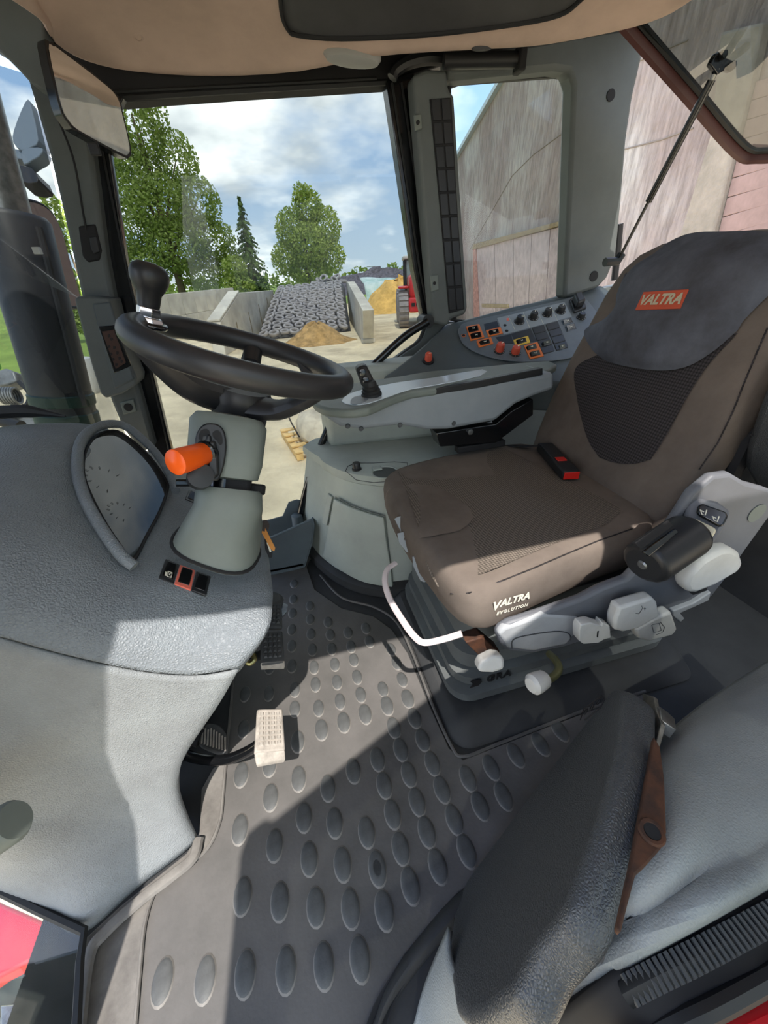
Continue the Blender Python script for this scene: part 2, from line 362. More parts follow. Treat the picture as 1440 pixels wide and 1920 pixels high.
# dirty kick strip between mat and dash foot
ks = MB().prism([oz(x, y, 0.0)-V(0, 0, 0.006) for x, y in [(418, 1490), (412, 1540), (388, 1592), (338, 1632), (294, 1668), (272, 1730), (262, 1820), (250, 1990), (150, 1990), (160, 1760), (225, 1700), (350, 1600), (374, 1560), (378, 1480), (400, 1440), (424, 1430)]], (0, 0, 0.0075))
kick = ks.build('kick_strip', MATD, mt, bevel=0.002)
lip = MB().tube(cr([oz(x, y, 0.012) for x, y in [(372, 1572), (362, 1608), (325, 1640), (270, 1682), (200, 1745), (165, 1800), (140, 1990)]], 6), 0.011, 8, flat=0.7)
lip.build('kick_lip', MATD, mt)
# dark curved threshold lip at the door end of the mat
th = MB()
rows = []
for dz, dy in ((0.0, 0), (0.022, 12), (0.024, 40), (0.0, 62)):
    rows.append([oz(x, y+dy, dz) for x, y in [(1180, 1500), (1000, 1590), (870, 1665), (790, 1750), (730, 1835), (696, 1925)]])
th.grid(rows, 3, 4)
tho = structure(th.build('trim_1', FLOORM, None, solid=0.02)); tag(tho, 'dark rubber threshold lip curving along the door end of the mat', 'threshold')
# ---- right wall: lower panel following the curved window edge
curve = [(806, 600), (790, 640), (752, 668), (700, 712), (655, 765), (618, 830), (594, 900), (578, 985), (566, 1070)]
cv = cr([oy(x, y, 1.47) for x, y in curve], 4)
wr = MB().prism(cv + [V(cv[-1].x, 1.47, -0.03), V(1.38, 1.47, -0.03), oy(1180, 530, 1.47), oy(1060, 556, 1.47), oy(880, 606, 1.47)], (0, 0.05, 0))
wro = structure(wr.build('wall_right', PGREY, None)); tag(wro, 'grey lower side wall of the cab below the side windows', 'wall')
# ---- ceiling
edge = [(-60, -60), (70, 28), (104, 76), (160, 108), (250, 128), (400, 137), (560, 128), (700, 100), (860, 88), (1000, 80), (1100, 64), (1200, 42), (1262, 18), (1330, -30)]
r0 = [oz(x, y, 1.455) for x, y in edge]
r1 = [V(p.x*0.98, p.y-0.05, 1.475) for p in r0]
r2 = [V(p.x*0.95, p.y-0.16, 1.50) for p in r0]
r3 = [V(p.x*0.95, max(0.5, p.y-0.5), 1.535) for p in r0]
r4 = [V(p.x, 0.0, 1.53) for p in r0]
rm = [V(p.x, p.y+0.03, 1.475) for p in r0]; rn = [V(p.x, p.y+0.04, 1.53) for p in r0]
cm_ = MB().grid([rn, rm, r0, r1, r2, r3, r4], 3, 3); CEIL = Surf(cm_)
co = structure(cm_.build('ceiling', LINER, None, solid=0.008, soff=0)); tag(co, 'stained beige fabric headliner of the cab roof', 'ceiling')
rf = MB().box((0.06, 0.80, 1.62), (2.28, 1.60, 0.10)); rf.build('roof_shell', BLKM, co, bevel=0.03)
# roof hatch
hrows = [[(558, 54), (640, 61), (800, 54), (960, 35), (1046, 17)], [(541, 44), (640, 48), (800, 42), (960, 24), (1066, 6)], [(531, 24), (640, 26), (800, 20), (960, 4), (1084, -10)], [(527, -6), (640, -6), (800, -8), (960, -16), (1098, -28)], [(524, -70), (640, -70), (800, -70), (960, -70), (1110, -70)]]
hm_ = CEIL.patch(hrows, 0.006, 4, 4); hm_.build('hatch_panel', LINERD, co, solid=0.004, soff=0, label='dark roof hatch panel with rounded corners')
hp = cr([CEIL.hit(x, y, 0.008)[0] for x, y in [(523, -70), (525, -6), (529, 24), (539, 46), (557, 57), (640, 64), (800, 57), (960, 38), (1050, 19), (1088, -8), (1104, -28), (1114, -70)]], 4)
MB().tube(hp, 0.0045, 6).build('hatch_rim', BLKM, co)
def oval(name, px, py, z, rx, ry, rot, m, parent, h=0.012):
    c, nn_ = CEIL.hit(px, py, 0.002); x = V(math.cos(rot), math.sin(rot), 0); x = (x-nn_*x.dot(nn_)).normalized(); y = nn_.cross(x); b = MB(); rings = []
    for s, dz in ((1.0, 0.02), (1.0, 0), (0.9, -h*0.7), (0.55, -h), (0.05, -h)): rings.append([p-nn_*dz for p in ngon(c, x, y, rx*s, ry*s, 24)])
    return b.loft(rings).build(name, m, parent)
LAMPM = mat('lamp_lens', (150, 150, 146), 0.3)
o_ = oval('ceiling_lamp', 661, 106, 1.462, 0.070, 0.022, -0.12, LAMPM, None); tag(o_, 'oval grey lamp lens in the headliner above the wide side window', 'lamp')
o_ = oval('ceiling_speaker', 903, 86, 1.468, 0.026, 0.009, -0.1, LINERD, None, 0.006); tag(o_, 'small dark oval vent in the headliner above the narrow rear side window', 'vent')
o_ = oval('ceiling_vent', 1098, 70, 1.468, 0.052, 0.020, -0.35, LAMPM, None); tag(o_, 'pointed grey vent in the headliner above the rear corner post', 'vent')
for i, (x, y, r) in enumerate([(254, 64, 0.006), (303, 86, 0.0035), (318, 110, 0.004), (350, 104, 0.003), (383, 57, 0.003), (388, 60, 0.003)]):
    p, nn_ = CEIL.hit(x, y, 0.0008)
    MB().lathe([(r*1.0, 0), (r, 0.004)], p, -nn_, 10).build('screw_hole', BLKM, co)
sc_, nn_ = CEIL.hit(258, 66, 0.001); MB().lathe([(0.012, 0.002), (0.011, -0.003), (0.007, -0.004), (0.006, 0.0)], sc_, -nn_, 14, cap=False).build('screw_collar', LINER, co)
# ---- roof side trim at the front corner, header above the side window
ft = structure(strip('trim_2', PGREY, [(-60, -60), (60, -40), (82, 40), (84, 100), (96, 176), (60, 158), (40, 136), (0, 96), (-60, 60)], 1.30, 0.05)); tag(ft, 'dark grey roof trim in the front corner above the windscreen', 'trim')
hd = structure(strip('trim_3', BLKM, [(70, 20), (300, 60), (760, 60), (845, 90), (842, 118), (775, 142), (735, 157), (480, 172), (300, 184), (228, 190), (120, 178)], 1.485, 0.06)); tag(hd, 'black header beam above the wide side window', 'header')
MB().tube([oy(x, y, 1.484) for x, y in [(215, 172), (450, 160), (706, 147)]], 0.004, 6).build('header_seam', RUB, hd)
# ---- windscreen corner post
ap = structure(strip('trim_4', PGREY, [(46, 132), (80, 110), (150, 150), (170, 267), (198, 480), (213, 560), (257, 720), (290, 838), (262, 850), (228, 800), (207, 750), (152, 555), (118, 400), (90, 282)], 1.385, 0.05, bevel=0.01)); tag(ap, 'grey plastic front corner post between windscreen and side window', 'post')
ab = structure(strip('trim_5', BLKG, [(150, 172), (232, 182), (200, 250), (235, 480), (258, 590), (280, 673), (322, 845), (326, 880), (284, 880), (250, 720), (205, 560), (190, 480), (160, 267)], 1.425, 0.03, bevel=0.003)); tag(ab, 'black glazing seal beside the front corner post', 'seal')
MB().tube([oy(x, y, 1.421) for x, y in [(190, 275), (223, 440), (262, 610), (318, 850)]], 0.003, 6).build('seal_bead', RUB, ab)
# handle recess with dark hook, screw socket
rc = MB().prism([p for p in [oy(x, y, 1.380) for x, y in [(146, 424), (178, 420), (190, 470), (186, 488), (164, 492), (154, 480)]]], (0, 0.03, 0)); rc.build('recess', BLKM, ap, bevel=0.004)
MB().prism([oy(x, y, 1.374) for x, y in [(167, 445), (180, 442), (187, 472), (176, 476), (170, 466)]], (0, 0.012, 0)).build('hook', BLK, ap, bevel=0.002)
MB().prism([oy(x, y, 1.378) for x, y in [(225, 755), (250, 748), (256, 772), (231, 778)]], (0, 0.02, 0)).build('screw_pocket', GREY, ap, bevel=0.003)
MB().lathe([(0.012, 0), (0.012, 0.012)], oy(240, 764, 1.374), (0, 1, 0), 14).build('screw_head', BLKM, ap)
# ---- post between the two side windows
bp_ = structure(strip('trim_6', BLKG, [(724, 150), (776, 132), (800, 300), (828, 560), (834, 602), (806, 612), (795, 600), (776, 505), (742, 270)], 1.475, 0.05)); tag(bp_, 'black seal strip of the middle post between the side windows', 'seal')
for dx, yy in ((8, 1.471), (26, 1.471)):
    MB().tube([oy(x+dx, y, yy) for x, y in [(727, 155), (744, 270), (779, 505), (797, 596)]], 0.0035, 6).build('seal_bead', RUB, bp_)
# ---- rear corner post with header above the narrow window
cpx = [(838, 92), (1000, 78), (1110, 58), (1222, 40), (1228, 60), (1206, 104), (1188, 180), (1176, 260), (1166, 380), (1156, 480), (1140, 520), (1122, 540), (1058, 560), (1066, 400), (1076, 160), (1068, 134), (1040, 130), (838, 150)]
cp = structure(strip('trim_7', PGREY, cpx, 1.415, 0.06, bevel=0.012)); tag(cp, 'grey rear corner post with header over the narrow side window', 'post')
MB().lathe([(0.014, 0), (0.014, 0.006)], oy(1146, 178, 1.412), (0, 1, 0), 16).build('plug_hole', BLKM, cp)
MB().lathe([(0.017, 0), (0.017, 0.006)], oy(1114, 518, 1.412), (0, 1, 0), 16).build('plug_hole', BLKM, cp)
# black roller of the sun blind
rb = thing('sun_blind_roller', oy(910, 112, 1.39), 'black rolled sun blind tube under the headliner above the narrow side window', 'blind')
MB().tube([oy(832, 114, 1.40), oy(975, 112, 1.37)], 0.017, 12).build('roller', BLK, rb)
MB().box(oy(975, 112, 1.365), (0.02, 0.04, 0.05)).build('end_cap', BLKM, rb, bevel=0.004)
MB().tube(cr([oy(x, y, 1.44) for x, y in [(735, 146), (742, 132), (765, 118), (800, 110), (835, 112)]], 5), 0.014, 8).build('bracket', BLK, rb)
# ---- glass
def win(name, pts, Y, m, label, fr=0.008, frm=None):
    P = [oy(x, y, Y) for x, y in pts]
    o = structure(MB().prism(P, (0, 0.006, 0)).build(name, m, None, smooth=False)); tag(o, label, 'window')
    MB().tube(P + [P[0]], fr, 6, cap=False).build('window_seal', frm or RUB, o)
    return o
win('window_1', [(226, 183), (400, 172), (737, 153), (745, 260), (780, 505), (802, 602), (786, 640), (750, 668), (698, 712), (652, 765), (615, 830), (590, 900), (575, 985), (560, 1080), (380, 1080), (326, 880), (280, 673), (235, 480), (200, 260)], 1.49, PANE, 'wide side window overlooking the yard and tyre pile')
win('window_2', [(838, 158), (862, 150), (1040, 137), (1062, 140), (1070, 158), (1066, 300), (1058, 540), (1050, 562), (880, 606), (850, 600)], 1.47, PANE2, 'narrow rear side window facing the old concrete wall', 0.012)
# windscreen: from the corner post forward, past the exhaust
wp = [oy(48, 138, 1.43), oy(150, 560, 1.43), oy(232, 815, 1.43)]
wl = V(-1.15, 1.15, 0)
ws = MB(); ws.prism([wp[0], wp[1], wp[2], V(-0.80, 0.95, 0.52), V(-1.0, 0.5, 0.62), V(-0.95, 0.62, 1.42), V(-0.75, 1.05, 1.42)], (0.004, 0.004, 0.0))
wso = structure(ws.build('window_3', PANE, None, smooth=False)); tag(wso, 'front windscreen with the exhaust stack and outside mirror behind it', 'window')
# opened rear window: frame and glass swung up, hinged at the roof
hg = V(1.30, 1.22, 1.56)
c1 = oy(1392, 292, 1.22); c0 = oy(1204, 78, 1.22)
dv = (c1-c0)
far = [c0 - dv*0.15, c1]
W_ = V(0, -1.05, 0)
rw = structure(MB().prism([far[0], far[1]+V(0, 0, 0), far[1]+V(0.06, -0.06, -0.015), far[1]+W_*0.9+V(0.06, 0, 0), far[0]+W_*0.9], V(-0.002, 0, 0.006)).build('window_4', PANER, None, smooth=False)); tag(rw, 'rear window swung open on a gas strut, seen from below', 'window')
FRM = mat('rear_frame', (74, 44, 42), 0.5)
fpts = cr([far[0], far[0].lerp(c1, 0.5), c1-dv*0.06, c1+V(0.03, -0.03, -0.006), c1+V(0.075, -0.10, -0.01), c1+V(0.09, -0.3, -0.01), c1+V(0.09, -0.7, -0.01)], 5)
MB().tube(fpts, 0.020, 8, flat=0.6).build('rear_window_frame', FRM, rw)
MB().tube([p+V(0.0, -0.018, 0.008) for p in fpts], 0.008, 6).build('rear_window_seal', RUB, rw)
gs = thing('gas_strut', oy(1160, 490, 1.30), 'black gas strut holding the rear window open beside the corner post', 'strut')
s0, s1 = oy(1158, 490, 1.30), oy(1346, 128, 1.12)
sm = s0.lerp(s1, 0.38)
MB().tube([s0, sm], 0.0045, 8).build('rod', BLKG, gs)
MB().tube([sm, s0.lerp(s1, 0.955)], 0.0095, 12).build('cylinder', BLKG, gs)
MB().tube([s0.lerp(s1, 0.955), s1], 0.006, 8).build('rod_end', STEEL, gs)
MB().tube([s0-V(0.05, 0, 0.0), s0, s0+V(0.01, 0, 0.02)], 0.013, 8).build('ball_joint', BLK, gs)
bk = MB(); bk.prism([oy(x, y, 1.115) for x, y in [(1332, 120), (1342, 100), (1355, 92), (1364, 96), (1362, 108), (1376, 114), (1381, 124), (1372, 134), (1358, 132), (1346, 140)]], (0, 0.012, 0)); bk.build('bracket', BLKG, gs, bevel=0.002)
for x, y in ((1354, 104), (1371, 124)): MB().lathe([(0.009, 0), (0.008, 0.008), (0.003, 0.01)], oy(x, y, 1.112), (0, -1, 0), 6).build('bolt', BLK, gs)
# cab outside: posts and sill on the door side (they shade the dash), rear wall below the rear window
lp = MB().tube([V(-0.40, -0.02, 1.56), V(-0.48, 0.0, 1.25), V(-0.525, 0.0, 0.7), V(-0.55, 0.06, 0.05)], 0.055, 10); lpo = structure(lp.build('trim_8', PGREY, None)); tag(lpo, 'front door post of the cab on the boarding side', 'post')
MB().prism([V(-0.44, -0.01, 1.56), V(-1.05, 0.25, 1.56), V(-1.05, 0.30, 0.35), V(-0.52, 0.06, 0.35)], (0.01, 0.03, 0)).build('shade_panel', PGREY, lpo)  # unseen opaque panel, added to keep the left of the dash in shade
# rear door post, rear quarter glass and the half-open glass door on the boarding side
rp = structure(MB().tube([V(0.60, -0.04, 1.56), V(0.60, -0.05, 1.0), V(0.56, -0.04, 0.46)], 0.05, 10).build('trim_11', PGREY, None)); tag(rp, 'rear door post of the cab on the boarding side', 'post')
qp = structure(MB().prism([V(0.62, -0.05, 0.55), V(1.36, -0.05, 0.62), V(1.36, -0.05, 1.52), V(0.62, -0.05, 1.52)], (0, 0.006, 0)).build('window_6', PANE, None, smooth=False)); tag(qp, 'rear quarter glass of the cab on the boarding side', 'window')
dh, de = V(0.55, -0.09, 0), V(-0.26, -0.42, 0)
dd_ = structure(MB().prism([V(dh.x, dh.y, 0.42), V(de.x, de.y, 0.10), V(de.x, de.y, 1.50), V(dh.x, dh.y, 1.50)], (0, -0.006, 0)).build('door_1', PANEC, None, smooth=False)); tag(dd_, 'unseen glass cab door set half open on the boarding side to shade the floor', 'door')  # unseen door, its angle and wide frame chosen to shade the floor
def bar_(a, b, wd, nm): MB().tube([a, b], wd, 8).build(nm, BLKG, dd_)
for a_, b_, wd in ((V(de.x, de.y, 0.10), V(de.x, de.y, 1.50), 0.05), (V(de.x, de.y, 1.47), V(dh.x, dh.y, 1.47), 0.045), (V(dh.x, dh.y, 0.42), V(dh.x, dh.y, 1.5), 0.03), (V(de.x, de.y, 0.10), V(dh.x, dh.y, 0.42), 0.04)): bar_(a_, b_, wd, 'door_frame')
bar_(V(de.x+0.1, de.y+0.08, 1.0), V(dh.x-0.2, dh.y-0.04, 0.80), 0.02, 'door_handle')
bw = MB().box((1.40, 0.75, 0.36), (0.05, 1.5, 0.78)); bwo = structure(bw.build('wall_back', FLOORM, None)); tag(bwo, 'dark rear wall of the cab behind the seat', 'wall')
# ---- vent column on the middle post
vc = thing('vent_column', oy(830, 600, 1.40), 'tall grey vent column with black louvres on the middle post', 'air vent')
MB().prism([oy(x, y, 1.40) for x, y in [(774, 140), (800, 128), (838, 130), (842, 168), (852, 178), (866, 400), (877, 578), (872, 590), (846, 598), (838, 612), (812, 606), (795, 400), (783, 250)]], (0, 0.06, 0)).build('housing', PGREY, vc, bevel=0.010, seg=3)
MB().prism([oy(x, y, 1.397) for x, y in [(806, 186), (846, 183), (858, 400), (871, 580), (842, 588), (826, 400)]], (0, 0.012, 0)).build('louvre_well', BLKM, vc)
for k in range(9):
    t0, t1 = k/9, (k+0.9)/9
    def P(u, t): 
        y = 186+t*400; xl = 807+ (y-186)*0.0885; xr = 846+(y-186)*0.062
        return oy(xl+(xr-xl)*u, y-2*u, 1.394)
    MB().prism([P(0.06, t0), P(0.46, t0), P(0.46, t1), P(0.06, t1)], (0, 0.006, 0)).build('louvre', BLK, vc, bevel=0.001)
    MB().prism([P(0.54, t0), P(0.94, t0), P(0.94, t1), P(0.54, t1)], (0, 0.006, 0)).build('louvre', BLK, vc, bevel=0.001)
for i, (x, y) in enumerate(((783, 229), (814, 531))):
    MB().prism([oy(x-6, y-14, 1.392), oy(x+7, y-16, 1.392), oy(x+9, y+12, 1.392), oy(x-4, y+16, 1.392)], (0, 0.01, 0)).build('screw_plate', GREY, vc, bevel=0.002)
    MB().lathe([(0.005, 0), (0.005, 0.004)], oy(x+1, y, 1.389), (0, 1, 0), 10).build('screw_head', BLKM, vc)
# ---- display box on the front corner post
db_ = thing('pillar_display', oy(200, 740, 1.36), 'grey instrument display box mounted on the front corner post', 'display')
MB().prism([oy(x, y, 1.315) for x, y in [(139, 562), (144, 556), (172, 556), (205, 560), (226, 640), (256, 708), (255, 722), (230, 738), (198, 747), (188, 738), (170, 680)]], (0, 0.10, 0)).build('housing', PGREY, db_, bevel=0.012, seg=3)
MB().prism([oy(x, y, 1.309) for x, y in [(172, 570), (206, 566), (252, 712), (214, 730)]], (0, 0.01, 0)).build('face', CONS, db_, bevel=0.004)
MB().prism([oy(x, y, 1.306) for x, y in [(184, 612), (216, 610), (246, 686), (214, 700)]], (0, 0.008, 0)).build('bezel', BLKG, db_, bevel=0.002)
sc0 = MB().prism([oy(x, y, 1.303) for x, y in [(191, 622), (213, 618), (236, 680), (217, 692)]], (0, 0.005, 0)).build('screen', SCREEN, db_)
icons = MB()
for x, y in [(204, 630), (209, 636), (204, 650), (214, 652), (208, 664), (220, 662), (212, 674), (224, 672), (218, 684), (228, 678)]:
    icons.prism([oy(x+dx, y+dy, 1.302) for dx, dy in ((-2, -3), (2, -3), (3, 1), (0, 3), (-2, 2))], (0, 0.001, 0))
icons.build('icon_print', BLKM, db_)
# ---- interior mirror hanging from the roof corner
im = thing('interior_mirror', oy(165, 100, 1.25), 'black framed interior mirror hanging in the windscreen corner', 'mirror')
mp = [(88, 88), (98, 84), (112, 92), (200, 160), (222, 186), (230, 215), (244, 278), (240, 292), (228, 290), (150, 248), (128, 228), (112, 196)]
mo, mn = at(165, 190, 0.80), V(0.70, -0.71, -0.10).normalized()
P_ = [op(x, y, mo, mn) for x, y in mp]; ctr = sum(P_, V(0, 0, 0))/len(P_)
MB().prism([ctr+(p-ctr)*1.04 for p in cr(P_, 3, True)], mn*-0.03).build('mirror_shell', BLKG, im, bevel=0.004)
MB().prism([ctr+(p-ctr)*0.97+mn*0.0015 for p in cr(P_, 3, True)], mn*-0.004).build('mirror_glass', MIRROR, im)
MB().tube(cr([at(84, 96, 0.80), at(92, 160, 0.82), at(104, 210, 0.84), at(138, 300, 0.90), at(156, 400, 0.97), at(164, 440, 1.0)], 5), 0.0025, 6).build('cord', BLKM, im)
MB().tube(cr([at(74, 25, 0.84), at(82, 60, 0.82), at(92, 95, 0.815)], 4), 0.018, 8).build('mirror_arm', BLKG, im)
MB().box(at(177, 280, 0.81), (0.02, 0.01, 0.02)).build('tilt_tab', BLK, im, bevel=0.002)
# ================================================================ dashboard
da = thing('dashboard', V(-0.5, 0.7, 0.0), 'grey textured dashboard pedestal with curved instrument hood', 'dashboard')
xs = [-0.95, -0.7, -0.55, -0.45, -0.38, -0.305, -0.24, -0.18]
top = [0.70, 0.755, 0.765, 0.742, 0.672, 0.592, 0.556, 0.524]
seam_px = [(-260, 1120), (-120, 1160), (-40, 1182), (20, 1196), (90, 1216), (180, 1238), (280, 1257), (370, 1262), (440, 1250)]
R0 = [V(x, 1.06, z-0.03) for x, z in zip(xs, top)] + [V(-0.135, 1.05, 0.48)]
R1 = [V(x, 0.95, z) for x, z in zip(xs, top)] + [V(-0.132, 0.93, 0.498)]
R2 = [V(x, 0.80, z+(0.012 if x < -0.44 else 0)) for x, z in zip(xs, top)] + [oz(488, 1005, 0.5)]
R3 = [V(x, 0.62, z-(0.012 if x < -0.44 else 0)) for x, z in zip(xs, top)] + [oz(497, 1090, 0.5)]
R6 = [oy(x, y, 0.48) for x, y in seam_px]
R4, R5 = [], []
for j in range(9):
    R4.append(R6[j].lerp(R3[j], 0.64) + V(0, -0.012, 0.020)); R5.append(R6[j].lerp(R3[j], 0.28) + V(0, -0.014, 0.016))
R4[8] = oy(497, 1128, 0.57); R5[8] = oy(487, 1185, 0.51)
def curl(r, k=1.0): return r + [r[-1]+V(-0.002, 0.02, -0.02)*k, r[-1]+V(-0.02, 0.05, -0.07)*k, r[-1]+V(-0.09, 0.08, -0.12)*k]
shell = MB().grid([curl(r) for r in (R0, R1, R2, R3, R4, R5, R6)], 6, 6); SHELL = Surf(shell)
shell.build('upper_shell', DASH, da, solid=0.006)
rowsd = [(1180, 440, 1250, 0.482, 0.482), (1300, 400, 1320, 0.472, 0.478), (1400, 347, 1400, 0.452, 0.472), (1470, 327, 1445, 0.435, 0.462), (1540, 326, 1495, 0.42, 0.455), (1590, 342, 1545, 0.41, 0.44)]
rows = []
for k, (yl, xr, yr, Yl, Yr) in enumerate(rowsd):
    r = []
    for j in range(7):
        t = j/6
        if k == 0:
            x, y = [(-60, 1178), (0, 1192), (90, 1218), (180, 1240), (280, 1259), (370, 1264), (440, 1252)][j]
        else: x, y = -60+(xr+60)*t, yl+(yr-yl)*t
        r.append(oy(x, y, Yl+(Yr-Yl)*t))
    rows.append(r)
rows.append([oz(x, y, 0.012) for x, y in [(-60, 1642), (0, 1670), (50, 1695), (105, 1722), (158, 1744), (250, 1666), (356, 1583)]])
rows2 = []
for k_, r in enumerate(rows):
    dl_ = R6[0]-rows[0][0]
    rows2.append([r[0]+V(dl_.x*(1-0.05*k_), dl_.y, (dl_.z-0.004)*(1-k_/6))] + r + [r[-1]+V(-0.004, 0.025, 0), r[-1]+V(-0.03, 0.06, 0), r[-1]+V(-0.1, 0.10, 0)])
MB().grid(rows2, 5, 5).build('lower_skirt', SKIRT, da, solid=0.006)
MB().tube(cr([oy(x, y, 0.477) for x, y in [(-60, 1180), (0, 1192), (90, 1217), (180, 1239), (280, 1258), (370, 1263), (438, 1251)]], 6), 0.0012, 5).build('seam', PRINTD, da)
MB().box((-0.55, 0.85, 0.27), (0.42, 0.5, 0.5)).build('inner_body', BLKM, da, bevel=0.05)
# instrument glass in its hood
cn = V(0.12, 0, 0.115).normalized(); cpnt = V(-0.305, 0.6, 0.612)
leaf = [(156, 870), (163, 840), (180, 818), (205, 808), (228, 812), (262, 838), (290, 868), (312, 902), (314, 918), (300, 958), (275, 1005), (256, 1043), (247, 1049), (236, 1038), (200, 985), (172, 932), (158, 895)]
lp_ = cr([op(x, y, cpnt, cn) for x, y in leaf], 3, True)
ig = MB().prism(lp_, cn*-0.02).build('instrument_glass', CLUSTER, da, label='leaf-shaped dark glass over the instruments')
c_ = sum(lp_, V(0, 0, 0))/len(lp_)
hood = cr([op(x, y, cpnt+cn*0.012, cn) for x, y in [(252, 1062), (228, 1042), (190, 990), (158, 932), (145, 880), (150, 832), (172, 806), (205, 795), (236, 800), (272, 828), (302, 862), (322, 898), (330, 920)]], 4)
MB().tube(hood, 0.0095, 10, flat=1.0).build('hood_rim', DASH, da)
MB().tube(lp_+[lp_[0]], 0.003, 6, cap=False).build('glass_seal', BLKM, da)
gauge = MB()
for x, y, r in ((200, 900, 0.045), (230, 960, 0.03)):
    for k in range(9):
        a = math.radians(200-k*27); fx, fy, fz = frame(cn, V(0, 1, 0)); o = op(x, y, cpnt, cn)+cn*0.0012
        gauge.tube([o+(fx*math.cos(a)+fy*math.sin(a))*r*0.72, o+(fx*math.cos(a)+fy*math.sin(a))*r*0.9], 0.0005, 4)
gauge.build('dial_marks', PRINTD, da)
# switch panel plane
p0, pn = SHELL.plane([(310, 1060), (345, 1085), (380, 1105), (330, 1100), (360, 1070)]); p0 = p0 - pn*0.004
def sw_plane(px, off=0.0): return [op(x, y, p0+pn*off, pn) for x, y in px]
def rocker(name, quad, mbz, parent, plane_pt, plane_n, tilt=True):
    """a rocker switch traced on a panel: bezel, dark body, tilted rocker"""
    q = [op(x, y, plane_pt, plane_n) for x, y in quad]; c = sum(q, V(0, 0, 0))/4
    s = MB().prism([p+plane_n*0.004 for p in q], plane_n*-0.012).build(name, mbz, parent, bevel=0.0015)
    q2 = [c+(p-c)*0.72 for p in q]
    h = [0.010, 0.010, 0.005, 0.005] if tilt else [0.008]*4
    k = MB(); k.add([p+plane_n*0.003 for p in q2]+[c+(p-c)*0.9+plane_n*hh for p, hh in zip(q2, h)], [(3, 2, 1, 0), (4, 5, 6, 7), (0, 1, 5, 4), (1, 2, 6, 5), (2, 3, 7, 6), (3, 0, 4, 7)])
    k.build('rocker', BLKG, s, bevel=0.0012)
    return s, c, q
MB().prism(sw_plane([(306, 1045), (398, 1082), (388, 1124), (292, 1086)], 0.006), pn*-0.02).build('switch_frame', DASH, da, bevel=0.003)
sq = [[(310, 1050), (336, 1061), (325, 1098), (297, 1086)], [(337, 1061), (366, 1072), (357, 1109), (326, 1098)], [(367, 1073), (395, 1083), (386, 1119), (358, 1109)]]
for i, q in enumerate(sq):
    s, c, _ = rocker('rocker_switch', q, SALMON if i == 1 else BLK, da, p0+pn*0.008, pn)
    if i == 1: s['label'] = 'rocker switch in salmon red bezel'
s_ = MB()
pq = [op(x, y, p0+pn*0.0195, pn) for x, y in ((310, 1072), (313, 1073), (312, 1080), (309, 1079))]; s_.prism(pq, pn*0.0004)
pq = [op(x, y, p0+pn*0.0195, pn) for x, y in ((315, 1071), (323, 1074), (321, 1083), (313, 1080))]; s_.tube(pq+[pq[0]], 0.0006, 4); s_.tube([pq[0], pq[2]], 0.0005, 4); s_.tube([pq[1], pq[3]], 0.0005, 4)
s_.build('switch_icon', PRINT, da)
p1, n1 = SHELL.plane([(350, 925), (370, 940), (360, 932)]); p1 = p1 - n1*0.001
MB().prism([op(x, y, p1+n1*0.002, n1) for x, y in ((349, 914), (379, 928), (371, 950), (340, 937))], n1*-0.012).build('switch_frame', DASH, da, bevel=0.003)
rocker('rocker_switch', [(354, 921), (376, 931), (370, 948), (346, 938)], BLK, da, p1+n1*0.004, n1)
hs_ = MB().tube(cr([V(-0.95, 0.98, 0.735), V(-0.7, 1.0, 0.785), V(-0.56, 0.99, 0.792), V(-0.47, 0.97, 0.775)], 5), [0.014]*12+[0.01, 0.007, 0.005, 0.002], 8); hs_.build('cowl_edge', RUB, da)
# grey grab tube at the door edge of the dash
gh = MB().tube([oy(-60, 1530, 0.30), oy(-8, 1530, 0.30), oy(10, 1560, 0.31), oy(-8, 1625, 0.33), oy(-60, 1640, 0.34)], 0.0, 6)
gh = MB().lathe([(0.026, -0.1), (0.026, 0.028), (0.022, 0.034), (0.0, 0.035)], oy(-14, 1566, 0.33), (0.9, 0.1, 0.42), 20)
go = gh.build('grab_tube', GREY, None); tag(go, 'end of a grey round grab tube on the dash beside the door', 'handle')
# ================================================================ steering wheel and column
wn = V(math.sin(math.radians(20)), 0, math.cos(math.radians(20))); wx = V(wn.z, 0, -wn.x); wy = V(0, 1, 0)
wc = at(464, 666, 0.70); WR = 0.178
def wp_(a, r=WR, h=0.0): return wc + (wx*math.cos(math.radians(a)) + wy*math.sin(math.radians(a)))*r + wn*h
st = thing('steering_wheel', wc-wn*0.12, 'black steering wheel with a spinner knob on the rim', 'steering wheel')
MB().tube([wp_(a) for a in range(0, 360, 6)], 0.0205, 14, closed=True).build('rim', WHEELM, st)
MB().lathe([(0.046, -0.15), (0.050, -0.125), (0.052, -0.09), (0.056, -0.075), (0.050, -0.06), (0.0, -0.055)], wc, wn, 28).build('hub', WHEELM, st)
for a in (88, 205, 318):
    P = [wp_(a, 0.035, -0.085), wp_(a, 0.09, -0.070), wp_(a, 0.14, -0.036), wp_(a, WR, -0.002)]
    MB().tube(cr(P, 5), [0.034-0.017*i/15 for i in range(16)], 10, flat=0.62).build('spoke', WHEELM, st)
MB().tube([wp_(87, 0.135, -0.038), wp_(87.3, 0.16, -0.016)], 0.0195, 14).build('spoke_collar', BLK, st)
ka = 168
